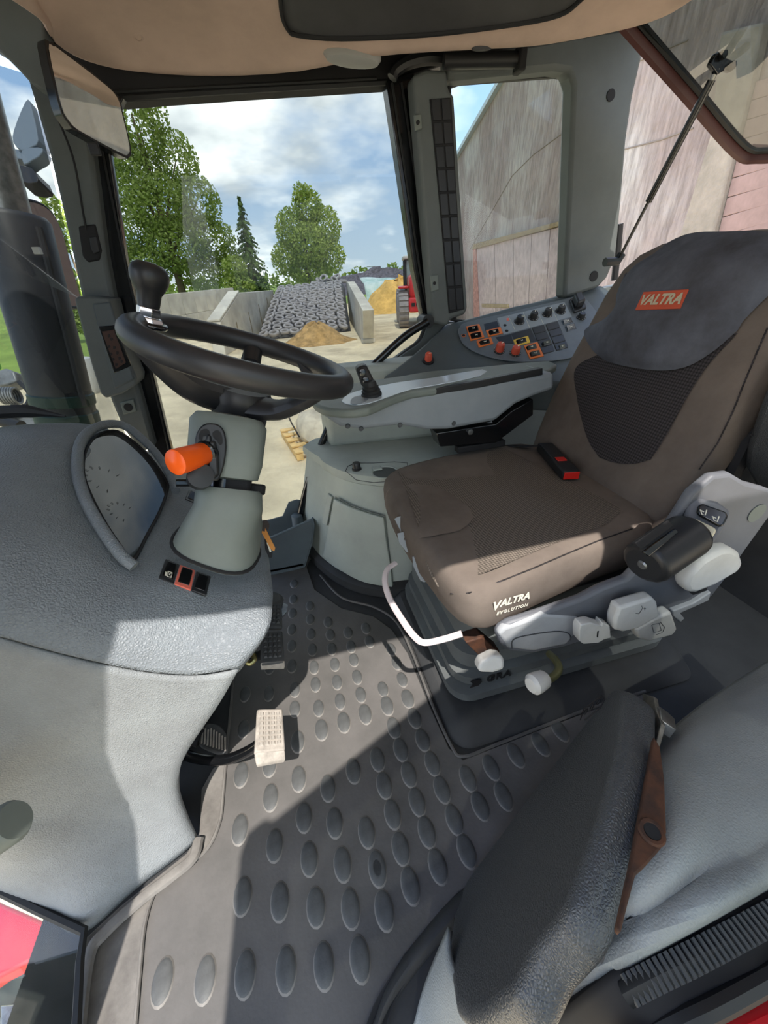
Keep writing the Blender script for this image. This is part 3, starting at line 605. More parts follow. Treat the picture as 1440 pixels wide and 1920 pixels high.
# spinner
sk0 = op(276, 606, wp_(ka), V(0, 1, 0)); sk0 = at(277, 627, (wp_(ka)-CAM).dot(FW)); kn = (wn+V(0, 0.05, 0)).normalized()
MB().prism(rrect(sk0+wn*0.012, wx, wy, 0.062, 0.05, 0.02), wn*0.010).build('clamp', BLKG, st, bevel=0.005, seg=3)
kb = MB().lathe([(0.024, 0.02), (0.021, 0.028), (0.016, 0.030)], sk0, kn, 6); kb.build('clamp_nut', CHROME, st, bevel=0.001)
MB().lathe([(0.0165, 0.026), (0.0185, 0.034), (0.0185, 0.043), (0.015, 0.045)], sk0, kn, 6).build('collar', CHROME, st, bevel=0.001)
MB().lathe([(0.016, 0.043), (0.0175, 0.052), (0.0185, 0.064), (0.024, 0.073), (0.0285, 0.083), (0.0295, 0.093), (0.026, 0.103), (0.018, 0.109), (0.0, 0.111)], sk0, kn, 28).build('spinner_knob', BLK, st)
# column
sc = thing('steering_column', V(-0.2, 0.74, 0.5), 'grey tilting steering column with an orange lever', 'steering column')
def ring(c, x, y, rx, ry, n=28, e=0.55):
    P = []
    for k in range(n):
        a = 2*math.pi*k/n; ca, sa = math.cos(a), math.sin(a)
        P.append(Vector(c) + x*(rx*math.copysign(abs(ca)**e, ca)) + y*(ry*math.copysign(abs(sa)**e, sa)))
    return P
dwn = -wn
u0 = at(432, 785, 0.695); u1 = at(420, 905, 0.70)
ax_ = (u1-u0).normalized(); lx = V(wx.x, 0, wx.z); lx = (lx-ax_*lx.dot(ax_)).normalized(); ly = ax_.cross(lx)
MB().loft([ring(u0-ax_*0.004, lx, ly, 0.030, 0.03), ring(u0, lx, ly, 0.056, 0.045), ring(u0+ax_*0.012, lx, ly, 0.064, 0.052), ring(u0+ax_*0.08, lx, ly, 0.063, 0.052), ring(u0+ax_*0.106, lx, ly, 0.058, 0.048), ring(u0+ax_*0.109, lx, ly, 0.04, 0.03)]).build('upper_shroud', GREY, sc)
MB().tube([u0+ax_*0.10, u0+ax_*0.22], 0.030, 18).build('telescopic_tube', BLKG, sc)
MB().box(u1+lx*0.022+ax_*0.012, (0.05, 0.06, 0.07), (lx, ly, ax_)).build('tilt_bracket', BLKM, sc, bevel=0.008)
MB().prism(rrect(at(462, 905, 0.73), lx, ly, 0.07, 0.05, 0.01), ax_*0.02).build('bracket_wing', BLKM, sc, bevel=0.004)
b0 = at(431, 915, 0.695)
bx, by = V(0.84, -0.30, -0.45), V(0.33, 0.94, 0.0)
if ly.y < 0: by = -by
r6_ = ring(at(410, 1008, 0.70), bx, by, 0.074, 0.056, e=0.75); r7_ = []
for p in r6_:
    h_ = SHELL.t.ray_cast(p - ax_*0.05, ax_)[0]; r7_.append((Vector(h_)-p).dot(ax_) if h_ is not None and (Vector(h_)-p).length < 0.09 else None)
r7_ = [p+ax_*(min(d, 0.020) if d is not None else 0.020) for p, d in zip(r6_, r7_)]
MB().loft([ring(b0+V(0.0, 0, -0.004), lx, ly, 0.040, 0.036, e=0.7), ring(b0, lx, ly, 0.050, 0.048, e=0.7), ring(b0+V(-0.001, 0, -0.006), lx, ly, 0.056, 0.053, e=0.7), ring(at(430, 950, 0.695), lx, ly, 0.058, 0.055, e=0.7), ring(at(420, 985, 0.70), lx.lerp(bx, 0.5), by, 0.064, 0.058, e=0.72),
           r7_]).build('lower_shroud', GREY, sc)
MB().tube([p-ax_*0.004 for p in r7_], 0.0035, 6, closed=True).build('base_gap', BLKM, sc)
pf = -ly if ly.y > 0 else ly
pl0 = u0+pf*0.055
pp = [op(x, y, pl0, pf) for x, y in [(366, 838), (369, 812), (381, 797), (396, 794), (412, 798), (422, 812), (425, 838), (421, 870), (412, 897), (404, 902), (388, 894), (378, 868)]]
MB().prism(cr(pp, 2, True), pf*0.006).build('lever_plate', BLK, sc, bevel=0.0025)
for q in ([(372, 822), (376, 808), (388, 804), (394, 812), (389, 818), (381, 818), (379, 828)], [(398, 812), (408, 806), (416, 816), (417, 832), (411, 834), (407, 826), (401, 822)]):
    MB().prism(cr([op(x, y, pl0+pf*0.0062, pf) for x, y in q], 2, True), pf*0.0006).build('plate_slot', BLKM, sc)
MB().prism([op(x, y, pl0, pf) for x, y in [(392, 830), (404, 826), (410, 850), (412, 890), (400, 900), (390, 880)]], pf*0.016).build('lever_pivot', BLK, sc, bevel=0.004)
MB().prism([op(x, y, pl0, pf) for x, y in [(384, 832), (390, 814), (397, 818), (398, 846), (388, 850)]], pf*0.012).build('lever_pivot', BLK, sc, bevel=0.003)
l0, l1 = at(384, 850, 0.63), at(326, 868, 0.575); la = (l1-l0).normalized(); ll = (l1-l0).length
MB().lathe([(0.018, -0.012), (0.0205, -0.008), (0.0205, 0.0), (0.017, 0.004)], l0, la, 20).build('lever_collar', BLKG, sc)
MB().lathe([(0.0165, 0.0), (0.0185, 0.004), (0.0200, ll*0.8), (0.0198, ll*0.96), (0.017, ll), (0.0, ll+0.002)], l0, la, 24).build('lever_grip', ORANGE, sc, label='orange lever grip')
MB().tube([at(378, 905, 0.68), at(330, 905, 0.66)], 0.007, 8).build('stalk', BLKG, sc)
rcol = MB().lathe([(0.014, 0), (0.02, 0.02), (0.02, 0.05), (0.0, 0.052)], at(372, 900, 0.655), (0.2, -0.5, 0.3), 16); rcol.build('stalk_knob', BLK, sc)
# grey mount behind the column and behind the wheel rim
MB().prism([at(x, y, 0.80) for x, y in [(392, 785), (408, 742), (420, 742), (420, 790)]], V(0.0, 0.03, 0)).build('column_wing', LGREY, sc, bevel=0.006)
stalk = MB().prism([at(x, y, 0.84) for x, y in [(552, 672), (590, 666), (606, 684), (612, 700), (566, 702)]], V(0, 0.02, 0)).build('stalk_pad', BLK, sc, bevel=0.006)
# key with tag
ky = thing('ignition_key', at(490, 985, 0.80), 'ignition key with an orange card tag hanging beside the column', 'key')
MB().prism([at(x, y, 0.79) for x, y in [(487, 980), (491, 978), (516, 1028), (514, 1034), (508, 1030), (488, 994)]], (0, 0.003, 0)).build('card_tag', TAG, ky)
MB().prism([at(x, y, 0.80) for x, y in [(496, 1012), (500, 1012), (511, 1038), (510, 1046), (504, 1046), (497, 1030)]], (0, 0.004, 0)).build('key_fob', BLKM, ky, bevel=0.001)
MB().prism([at(x, y, 0.797) for x, y in [(500, 1018), (503, 1017), (509, 1034), (506, 1036)]], (0, 0.002, 0)).build('key_label', PRINT, ky)
MB().lathe([(0.012, 0), (0.012, 0.02)], at(484, 986, 0.80), (0.6, -0.5, 0.2), 14).build('key_head', CHROME, ky)
# ================================================================ pedals
def pad(name, px, p0, n, parent, rows_, cols_, m, thick=0.014, ridge=None, lab=None):
    q = [op(x, y, p0, n) for x, y in px]
    o = MB().prism(q, n*-thick).build(name, m, parent, bevel=0.004)
    # tread blocks
    for i in range(rows_):
        for j in range(cols_):
            def B(u, v): 
                a = q[0].lerp(q[1], u); b = q[3].lerp(q[2], u); return a.lerp(b, v)
            u0, u1, v0, v1 = 0.10+0.8*(j+0.08)/cols_, 0.10+0.8*(j+0.92)/cols_, 0.08+0.8*(i+0.08)/rows_, 0.08+0.8*(i+0.92)/rows_
            pts = [B(u0, v0), B(u1, v0), B(u1, v1), B(u0, v1)]; c = sum(pts, V(0, 0, 0))/4
            b = MB(); b.add([p-n*0.001 for p in pts]+[c+(p-c)*0.55+n*0.004 for p in pts], [(3, 2, 1, 0), (4, 5, 6, 7), (0, 1, 5, 4), (1, 2, 6, 5), (2, 3, 7, 6), (3, 0, 4, 7)])
            b.build('tread_block', m, o, smooth=False)
    return o
DUSTY = mat('dusty_pedal_rubber', (150, 144, 136), 0.85, var=(40, 0.15), bump=(200, 0.3, 0.001))
PEDR = mat('pedal_rubber', (72, 73, 74), 0.7, var=(30, 0.12))
cpn = V(0.30, -0.05, 0.95).normalized(); cp0 = at(505, 1372, 0.80)
cl = thing('clutch_pedal', oz(505, 1430, 0.0), 'dusty clutch pedal pad on a curved black arm', 'pedal')
pad('pad', [(482, 1329), (530, 1328), (535, 1406), (477, 1412)], cp0, cpn, cl, 7, 4, DUSTY)
MB().prism([op(x, y, cp0, cpn) for x, y in [(477, 1411), (535, 1405)]] + [op(x, y, cp0-cpn*0.02, cpn) for x, y in [(536, 1424), (482, 1434)]], cpn*-0.012).build('pad_toe', DUSTY, cl, bevel=0.003)
MB().tube(cr([at(490, 1392, 0.835), at(462, 1410, 0.86), at(425, 1424, 0.88), at(385, 1424, 0.885), at(345, 1414, 0.88), at(310, 1390, 0.87)], 6), 0.0115, 10).build('arm', BLKG, cl)
bpn = V(0.32, -0.05, 0.94).normalized(); bp0 = at(512, 1180, 1.0)
for nm, px, lab in (('far', [(492, 1132), (528, 1130), (530, 1176), (487, 1176)], 'brake pedal pad next to the storage bin, farther of the pair'), ('near', [(489, 1184), (530, 1182), (534, 1240), (489, 1244)], 'brake pedal pad on the clutch side, nearer of the pair')):
    br = thing('brake_pedal', oz(px[2][0], px[2][1]+25, 0), lab, 'pedal', 'pair of brake pedals')
    pad('pad', px, bp0, bpn, br, 5, 4, PEDR)
    q = px
    MB().tube(cr([op((q[0][0]+q[1][0])/2, (q[0][1]+q[2][1])/2, bp0-bpn*0.02, bpn), at(480, q[2][1]-10, 1.05), at(440, q[2][1]-30, 1.06)], 5), 0.012, 8).build('arm', BLKM, br)
    if nm == 'far':
        MB().lathe([(0.030, -0.02), (0.030, 0.0), (0.02, 0.01), (0.0, 0.012)], op(512, 1124, bp0-bpn*0.01, bpn), bpn, 16).build('pivot_cap', PEDR, br)
        MB().prism([op(x, y, bp0-bpn*0.02, bpn) for x, y in [(526, 1128), (540, 1134), (538, 1146), (530, 1156)]], bpn*-0.006).build('lock_plate', STEEL, br)
    else:
        MB().prism([op(x, y, bp0, bpn) for x, y in [(489, 1243), (534, 1239)]] + [op(x, y, bp0-bpn*0.015, bpn) for x, y in [(534, 1250), (490, 1252)]], bpn*-0.008).build('pad_toe', DUSTY, br, bevel=0.002)
ac = thing('accelerator_pedal', oz(400, 1420, 0), 'small ribbed foot pedal low beside the dash skirt', 'pedal')
an = V(0.45, -0.15, 0.88).normalized(); a0 = oz(400, 1390, 0.06)
MB().prism(cr([op(x, y, a0, an) for x, y in [(377, 1372), (388, 1357), (408, 1358), (424, 1374), (428, 1396), (420, 1412), (398, 1408), (374, 1394)]], 3, True), an*-0.012).build('pad', PEDR, ac, bevel=0.003)
for k in range(9):
    t = k/8; a, b = (380+t*42, 1364+t*18-(8 if 2 < k < 7 else 0)*(1-t)), (378+t*44, 1394+t*14)
    MB().tube([op(*a, a0+an*0.002, an), op(*b, a0+an*0.002, an)], 0.0022, 6).build('rib', DUSTY, ac)
MB().tube([at(376, 1385, 0.93), at(345, 1375, 0.93)], 0.02, 8).build('arm', BLKM, ac)
hk = thing('tow_shackle', oz(465, 1255, 0.0), 'yellow-zinc steel hook hanging beside the brake pedals', 'hook')
MB().tube([at(477, 1182, 1.0), at(475, 1205, 1.0)], 0.008, 10).build('pin', BRASS, hk)
MB().tube([at(475, 1205, 1.0), at(474, 1228, 1.0)], 0.006, 8).build('shaft', BLKM, hk)
MB().tube(cr([at(474, 1226, 1.0), at(477, 1236, 0.995), at(468, 1244, 0.99), at(460, 1238, 0.99), at(462, 1226, 0.995), at(468, 1222, 1.0)], 6), 0.007, 8).build('hook_eye', BRASS, hk)
# ================================================================ control console under the narrow window
cA, cB, cC = oy(873, 608, 1.42), oy(1088, 553, 1.42), oy(955, 676, 1.22)
kn_ = (cB-cA).cross(cC-cA).normalized()
if kn_.dot(CAM-cA) < 0: kn_ = -kn_
def z8(x, y): return (840+x/4.8, 520+y/4.8)
def K(x, y, off=0.0): return op(*z8(x, y), cA+kn_*off, kn_)
def Kp(px, off=0.0): return [K(x, y, off) for x, y in px]
con = thing('control_console', V(0.7, 1.3, 0.5), 'dark grey side console full of rocker switches and rotary knobs', 'control panel')
cons_px = [(716, 706), (740, 690), (770, 666), (800, 640), (834, 606), (873, 597), (965, 572), (1062, 553), (1126, 532), (1170, 560), (1150, 640), (1060, 720), (955, 715), (880, 712), (790, 716)]
MB().prism([op(x, y, cA-kn_*0.004, kn_) for x, y in cons_px], V(0, 0.02, -0.10)).build('console_body', CONS, con, bevel=0.012, seg=3)
outl = cr([op(x, y, cA, kn_) for x, y in [(859, 626), (862, 615), (875, 606), (960, 586), (1060, 562), (1090, 553), (1098, 562), (1130, 610), (1100, 660), (1034, 678), (955, 678), (902, 666), (870, 648)]], 3, True)
MB().prism(outl, kn_*0.004).build('switch_panel', PANELG, con, bevel=0.0015)
def kb(name, px, m, off, h, bev=0.001, parent=con, scale=1.0):
    q = Kp(px, off); c = sum(q, V(0, 0, 0))/len(q)
    return MB().prism([c+(p-c)*scale for p in q], kn_*h).build(name, m, parent, bevel=bev)
def krock(px, parent, off=0.006):
    q = Kp(px, off); c = sum(q, V(0, 0, 0))/4; q = [c+(p-c)*0.96 for p in q]
    b = MB(); b.add(q+[c+(p-c)*0.8+kn_*hh for p, hh in zip(q, (0.007, 0.007, 0.003, 0.003))], [(3, 2, 1, 0), (4, 5, 6, 7), (0, 1, 5, 4), (1, 2, 6, 5), (2, 3, 7, 6), (3, 0, 4, 7)])
    o = b.build('rocker', BLKG, parent, bevel=0.001)
    a = K(0, 0); i0, i1 = q[0].lerp(q[2], 0.38)+kn_*0.0062, q[0].lerp(q[2], 0.60)+kn_*0.0052
    ic = MB(); ic.tube([i0, i1], 0.0008, 4); ic.tube([q[1].lerp(q[3], 0.4)+kn_*0.0062, q[1].lerp(q[3], 0.58)+kn_*0.0055], 0.0008, 4); ic.build('switch_icon', PRINT, parent)
    return o
for bz, rks, m in [([(160, 450), (280, 428), (326, 545), (202, 577)], [[(172, 458), (272, 438), (286, 482), (184, 505)], [(196, 515), (298, 496), (312, 540), (206, 562)]], ORANGE2),
                   ([(340, 485), (470, 455), (492, 510), (362, 541)], [[(358, 490), (456, 470), (470, 502), (372, 528)]], ORANGE2),
                   ([(255, 578), (385, 545), (407, 602), (277, 637)], [[(275, 584), (374, 560), (388, 594), (290, 620)]], ORANGE2),
                   ([(586, 570), (718, 534), (738, 592), (606, 624)], [[(606, 572), (702, 548), (716, 584), (620, 608)]], YELLOW),
                   ([(680, 622), (802, 588), (860, 715), (736, 742)], [[(696, 630), (794, 604), (808, 640), (710, 664)], [(726, 684), (824, 660), (840, 700), (742, 722)]], ORANGE2)]:
    o = kb('switch_bezel', bz, m, 0.003, 0.004, 0.0008)
    for r in rks: krock(r, o)
for px in ([(320, 425), (440, 398), (462, 455), (337, 487)], [(425, 545), (568, 515), (588, 600), (480, 604)], [(565, 512), (742, 465), (796, 580), (740, 592), (718, 534), (590, 566)]):
    kb('panel_insert', px, BLK, 0.002, 0.003)
def blank(x, y): return [(x, y), (x+112, y-28), (x+132, y+28), (x+20, y+58)]
for r in range(4):
    for c in range(2):
        o = kb('blank_cover', [(x*0.96+0.04*800, y) for x, y in blank(752+c*128+r*26, 462-c*32+r*60)], BLK, 0.002, 0.005, 0.002)
krock([(838, 590), (922, 568), (938, 602), (854, 626)], con, 0.008)
for px in ([(1015, 398), (1108, 372), (1130, 408), (1036, 436)], [(1045, 446), (1138, 420), (1160, 464), (1066, 496)], [(985, 622), (1050, 604), (1066, 640), (1000, 660)]):
    krock(px, con, 0.004)
# knob plate with four dials
kb('knob_plate', [(440, 372), (1046, 228), (1114, 360), (500, 522)], mat('knob_plate', (132, 140, 146), 0.5), 0.0015, 0.0032)
for x0, y0, x1, y1 in ((545, 352, 602, 470), (678, 318, 735, 452), (800, 290, 860, 420), (925, 258, 985, 388)):
    MB().tube([K(x0, y0, 0.005), K(x1, y1, 0.005)], 0.0006, 4).build('plate_line', PRINT, con)
def dial(x, y, m, r=0.014, h=0.022, a=0.6, ringm=BLK):
    o = K(x, y, 0.004)
    d = MB().lathe([(r*1.35, 0), (r*1.35, 0.002), (r*1.2, 0.003)], o, kn_, 24).build('dial_ring', ringm, con)
    MB().lathe([(r, 0.002), (r*0.95, h*0.8), (r*0.8, h), (0, h)], o, kn_, 18).build('knob', m, d)
    fx, fy, fz = frame(kn_, V(1, 0, 0)); dr = fx*math.cos(a)+fy*math.sin(a)
    MB().tube([o+kn_*(h+0.0004)+dr*r*0.2, o+kn_*(h+0.0002)+dr*r*0.85], 0.0014, 5).build('pointer', PRINT, d)
    t = MB()
    for k in range(8):
        an_ = a+0.5+k*0.7; e = fx*math.cos(an_)+fy*math.sin(an_); t.lathe([(0.0009, 0), (0.0009, 0.0006)], o+kn_*0.0028+e*r*1.22, kn_, 6)
    t.build('scale_dots', PRINT, d)
for i, (x, y) in enumerate(((640, 400), (766, 364), (892, 335), (1010, 308))): dial(x, y, BLK, a=(-0.4, 0.9, 0.2, 0.6)[i])
dial(462, 660, REDK, 0.0145, 0.028, 0.4); dial(604, 682, REDK, 0.0145, 0.026, 0.3)
for x, y in ((512, 432), (528, 483), (140, 525)):
    MB().lathe([(0.0058, 0), (0.0058, 0.0012)], K(x, y, 0.0045), kn_, 14).build('panel_hole', BLKM, con)  # flat black discs standing for dark holes in the panel, not lamps
MB().lathe([(0.0075, 0), (0.0075, 0.001)], K(140, 525, 0.004), kn_, 14).build('hole_ring', ORANGE2, con)
kb('warning_mark', [(525, 370), (545, 366), (550, 390), (530, 395)], SALMON, 0.0046, 0.0004, 0)
kb('hitch_lever_base', [(1088, 215), (1196, 178), (1240, 290), (1130, 330)], BLK, 0.003, 0.010, 0.003)
kb('hitch_lever', [(1110, 205), (1180, 185), (1218, 262), (1146, 288)], BLK, 0.012, 0.028, 0.006)
dial(1195, 362, BLK, 0.012, 0.018, 1.2)
# separate red dial on the console tongue
o9 = op(803, 676, cA, kn_)
dd = MB().lathe([(0.020, -0.002), (0.020, 0.003), (0.018, 0.004)], o9, kn_, 24).build('dial_ring', BLK, con)
MB().lathe([(0.0125, 0.003), (0.0115, 0.026), (0.009, 0.029), (0, 0.029)], o9, kn_, 18).build('knob', REDK, dd)
MB().tube([o9+kn_*0.0294, o9+kn_*0.0294+V(0.010, 0, 0.0)], 0.0014, 5).build('pointer', PRINT, dd)
# ================================================================ armrest with joystick
ar = thing('armrest_console', V(0.45, 1.03, 0.62), 'light grey armrest console with a black joystick', 'armrest')
YA = 0.97
side = [(590, 757), (604, 778), (638, 801), (677, 806), (750, 798), (801, 807), (840, 806), (929, 790), (968, 758), (1000, 744), (1040, 730), (1040, 698), (1013, 703), (900, 716), (813, 730), (770, 736), (727, 750), (690, 762), (640, 764)]
sp = [oy(x, y, YA) for x, y in side]
MB().prism(sp, (0, 0.13, 0)).build('body', LGREY, ar, bevel=0.012, seg=3)
MB().prism([p for p in [oy(x, y, YA-0.003) for x, y in [(813, 729), (900, 714), (1018, 690), (1018, 703), (900, 727), (815, 740)]]], (0, 0.02, 0)).build('edge_strip', BLK, ar, bevel=0.002)
tz = oy(813, 729, YA).z
topp = cr([oz(x, y, tz+0.004) for x, y in [(583, 748), (596, 735), (640, 722), (700, 712), (760, 703), (809, 695), (904, 687), (1030, 676), (1030, 694), (900, 712), (813, 727), (770, 733), (727, 748), (690, 764), (640, 768), (600, 762)]], 2, True)
MB().prism(topp, (0, 0, -0.022)).build('top_pad', GREY, ar, bevel=0.007, seg=3)
gl = cr([oz(x, y, tz+0.006) for x, y in [(640, 752), (655, 738), (690, 728), (750, 716), (812, 708), (905, 692), (900, 704), (812, 722), (770, 729), (725, 744), (690, 756), (660, 758)]], 2, True)
MB().prism(gl, (0, 0, -0.004)).build('top_gloss_plate', mat('silver_plate', (196, 206, 212), 0.22, spec=0.6), ar, bevel=0.001)
MB().prism(cr([oz(x, y, tz+0.0075) for x, y in [(657, 752), (664, 744), (682, 741), (690, 748), (676, 756), (660, 757)]], 2, True), (0, 0, -0.002)).build('thumb_pad', LGREY, ar)
jb = oz(697, 742, tz+0.006)
jx = V(-0.10, 0.0, 1).normalized()
MB().lathe([(0.026, 0), (0.026, 0.006), (0.023, 0.009), (0.024, 0.014), (0.020, 0.017), (0.021, 0.022), (0.017, 0.025), (0.017, 0.03), (0.014, 0.036)], jb, jx, 20).build('joystick_boot', RUB, ar)
jd = (jb-CAM).dot(FW)
jq = [at(x, y, jd-0.01) for x, y in [(667, 694), (671, 688), (684, 684), (689, 688), (702, 714), (700, 722), (690, 727), (679, 726)]]
jg = MB().prism(jq, V(0.004, 0.035, 0)).build('joystick_grip', BLK, ar, bevel=0.005, seg=3)
for x, y in ((679, 698), (685, 713)): MB().lathe([(0.0095, 0.001), (0.009, 0.004), (0.006, 0.005), (0.0, 0.005)], at(x, y, jd-0.010), -ray(x, y), 16).build('button', BLKG, jg)
for x, y in ((652, 801), (677, 806), (750, 799), (851, 796)): 
    MB().lathe([(0.007, 0), (0.005, 0.003), (0, 0.003)], oy(x, y-2, YA-0.001), (0, -1, 0), 10).build('screw_cap', PRINTD, ar)
bk_ = MB().prism([oy(x, y, 1.0) for x, y in [(818, 812), (930, 795), (960, 770), (1000, 748), (1000, 778), (955, 812), (930, 830), (826, 838)]], (0, 0.06, 0)); bk_.build('support_bracket', BLKG, ar, bevel=0.003)
MB().lathe([(0.009, 0), (0.009, 0.006), (0.004, 0.007)], oy(881, 809, 0.999), (0, -1, 0), 6).build('bracket_bolt', STEEL, ar)
MB().box(oy(900, 835, 1.02), (0.16, 0.03, 0.02)).build('slide_rail', BLKM, ar, bevel=0.003)
# ================================================================ side cabinet with cup holder
cb = thing('side_cabinet', V(0.3, 1.25, 0.0), 'pale grey rounded side cabinet with cup holder and door', 'cabinet')
bot = [V(-0.012, 1.465, 0.012), V(-0.010, 1.34, 0.012), V(0.035, 1.22, 0.012), V(0.10, 1.12, 0.012), V(0.19, 1.05, 0.012), V(0.30, 1.02, 0.012), V(0.62, 1.02, 0.012), V(0.62, 1.465, 0.012)]
tp = [oz(601, 872, 0.43)*0 + V(0.075, 1.465, 0.43), V(0.082, 1.29, 0.43), V(0.10, 1.22, 0.43), V(0.145, 1.14, 0.43), V(0.215, 1.08, 0.43), V(0.30, 1.05, 0.43), V(0.62, 1.05, 0.43), V(0.62, 1.465, 0.43)]
body = MB().loft([cr(bot, 3, True), cr([b.lerp(t, 0.5)+V(-0.004, -0.006, 0) for b, t in zip(bot, tp)], 3, True), cr(tp, 3, True)]); CABS = Surf(body)
body.build('cabinet_body', CABIN, cb)
cen = V(0.35, 1.3, 0)
def sc_r(r, k, z): return [V(cen.x+(p.x-cen.x)*k, cen.y+(p.y-cen.y)*k, z) for p in r]
tpc = cr(tp, 3, True)
MB().loft([sc_r(tpc, 1.0, 0.425), sc_r(tpc, 1.035, 0.432), sc_r(tpc, 1.04, 0.445), sc_r(tpc, 1.03, 0.462), sc_r(tpc, 0.99, 0.468)]).build('tray_top', CABIN, cb)
MB().prism([V(0.125, 1.36, 0.46), V(0.62, 1.30, 0.46), V(0.62, 1.465, 0.46), V(0.11, 1.465, 0.46)], (0, 0, 0.28)).build('tray_back', CABIN, cb, bevel=0.02, seg=3)
TT = 0.469
def tray(x, y): return oz(x, y, TT)
MB().tube([tray(x, y) for x, y in [(648, 883), (652, 874), (668, 868), (700, 868), (740, 866), (764, 868), (764, 892), (740, 902), (700, 905), (668, 900), (648, 883)]], 0.0012, 5).build('tray_inset', PRINTD, cb)
MB().lathe([(0.016, 0), (0.016, 0.004), (0.0125, 0.005), (0.0135, 0.02), (0.011, 0.024), (0, 0.024)], tray(669, 880), (0, 0, 1), 20).build('socket_cap', BLK, cb)
MB().lathe([(0.046, 0.0005), (0.046, 0.003), (0.040, 0.003), (0.038, -0.0)], tray(722, 886), (0, 0, 1), 28, cap=False).build('cup_rim', CABIN, cb)
MB().lathe([(0.038, 0.0008), (0.036, 0.0012)], tray(722, 886), (0, 0, 1), 28).build('cup_shade_disc', mat('cup_shadow', (78, 82, 80), 0.7), cb)  # flat dark disc, the shade inside the cup holder put into its colour
MB().box(tray(707, 880)+V(0, 0, 0.004), (0.03, 0.03, 0.006)).build('cup_notch', CABIN, cb, bevel=0.003)
rws = [[(634, 932), (660, 946), (690, 957), (722, 966)], [(628, 965), (658, 985), (690, 997), (726, 1004)], [(620, 1005), (652, 1030), (690, 1046), (732, 1054)], [(614, 1038), (648, 1066), (688, 1086), (736, 1094)]]
CABS.patch(rws, 0.010, 4, 4).build('cabinet_door', CABIN, cb, solid=0.012, bevel=0.003)
MB().tube([CABS.hit(x, y, 0.011)[0] for x, y in [(634, 931), (660, 945), (690, 956), (722, 965), (726, 1004), (736, 1094), (688, 1087), (648, 1067), (613, 1038), (628, 965), (634, 931)]], 0.0025, 6).build('door_gasket', GREY, cb)
MB().lathe([(0.007, 0.0), (0.005, 0.008), (0, 0.009)], CABS.hit(623, 1003, 0.010)[0], V(-0.5, -0.8, 0), 12).build('door_latch', BLK, cb)
MB().prism([CABS.hit(x, y, 0.008)[0] for x, y in [(618, 925), (626, 932), (616, 985), (606, 980)]], V(0.005, 0.006, 0)).build('finger_recess', CABIN, cb, bevel=0.002)
MB().loft([[V(cen.x+(p.x-cen.x)*1.05, cen.y+(p.y-cen.y)*1.10, z) for p in cr(bot, 3, True)] for z in (0.0, 0.035)] + [[V(cen.x+(p.x-cen.x)*1.0, cen.y+(p.y-cen.y)*1.0, 0.05) for p in cr(bot, 3, True)]]).build('plinth', FLOORM, cb)
# ================================================================ document bin and grab bar
bn = thing('document_bin', oz(545, 1070, 0.0), 'dark grey open storage bin at the foot of the side window', 'bin')
YB = 1.27
f_px = [(486, 1018), (540, 994), (584, 974), (588, 986), (583, 1020), (570, 1064), (500, 1088), (486, 1090)]
fp = [oy(x, y, YB) for x, y in f_px]
BINM = mat('bin_plastic', (96, 106, 112), 0.5, var=(8, 0.05))
MB().prism(fp, (0, 0.006, 0)).build('front_panel', BINM, bn, bevel=0.002)
MB().tube([oy(x, y, YB+0.003) for x, y in f_px[:4]], 0.005, 8).build('front_lip', BINM, bn)
MB().prism([oy(x, y, 1.42) for x, y in [(486, 980), (530, 968), (541, 942), (556, 937), (575, 940), (578, 975), (560, 1040), (486, 1050)]], (0, 0.006, 0)).build('back_panel', BINM, bn, bevel=0.002)
MB().prism([fp[3], fp[4], fp[5], fp[5]+V(0, 0.14, 0), fp[4]+V(0, 0.14, 0), fp[3]+V(0, 0.14, 0)], (0.005, 0, 0)).build('side_panel', BINM, bn, bevel=0.001)
MB().prism([V(fp[0].x-0.02, YB, 0.015), V(fp[5].x, YB, 0.015), V(fp[5].x, 1.42, 0.015), V(fp[0].x-0.02, 1.42, 0.015)], (0, 0, 0.01)).build('bottom', BINM, bn)
gb = MB().tube(cr([oy(x, y, 1.40) for x, y in [(802, 603), (760, 630), (716, 670), (682, 704), (645, 750), (618, 798), (594, 855), (575, 915), (562, 968)]], 5), 0.0135, 12)
gbt = thing('grab_bar', oy(562, 968, 1.40), 'long black curved grab bar along the side window edge', 'grab bar')
gb.build('bar', BLKG, gbt)
MB().lathe([(0.022, 0.0), (0.022, 0.06), (0.016, 0.062)], oy(802, 603, 1.40)+V(0, -0.005, 0), (0.0, 1, 0.0), 16).build('wall_mount', BLK, gbt)
MB().lathe([(0.025, 0), (0.022, 0.05), (0.015, 0.055)], oy(560, 985, 1.39), (0, 0, 1), 16).build('foot_mount', BINM, gbt)
# ================================================================ driver's seat
seat = thing('driver_seat', V(0.6, 0.77, 0.0), 'brown-grey fabric suspension driver seat with adjusting levers', 'seat')
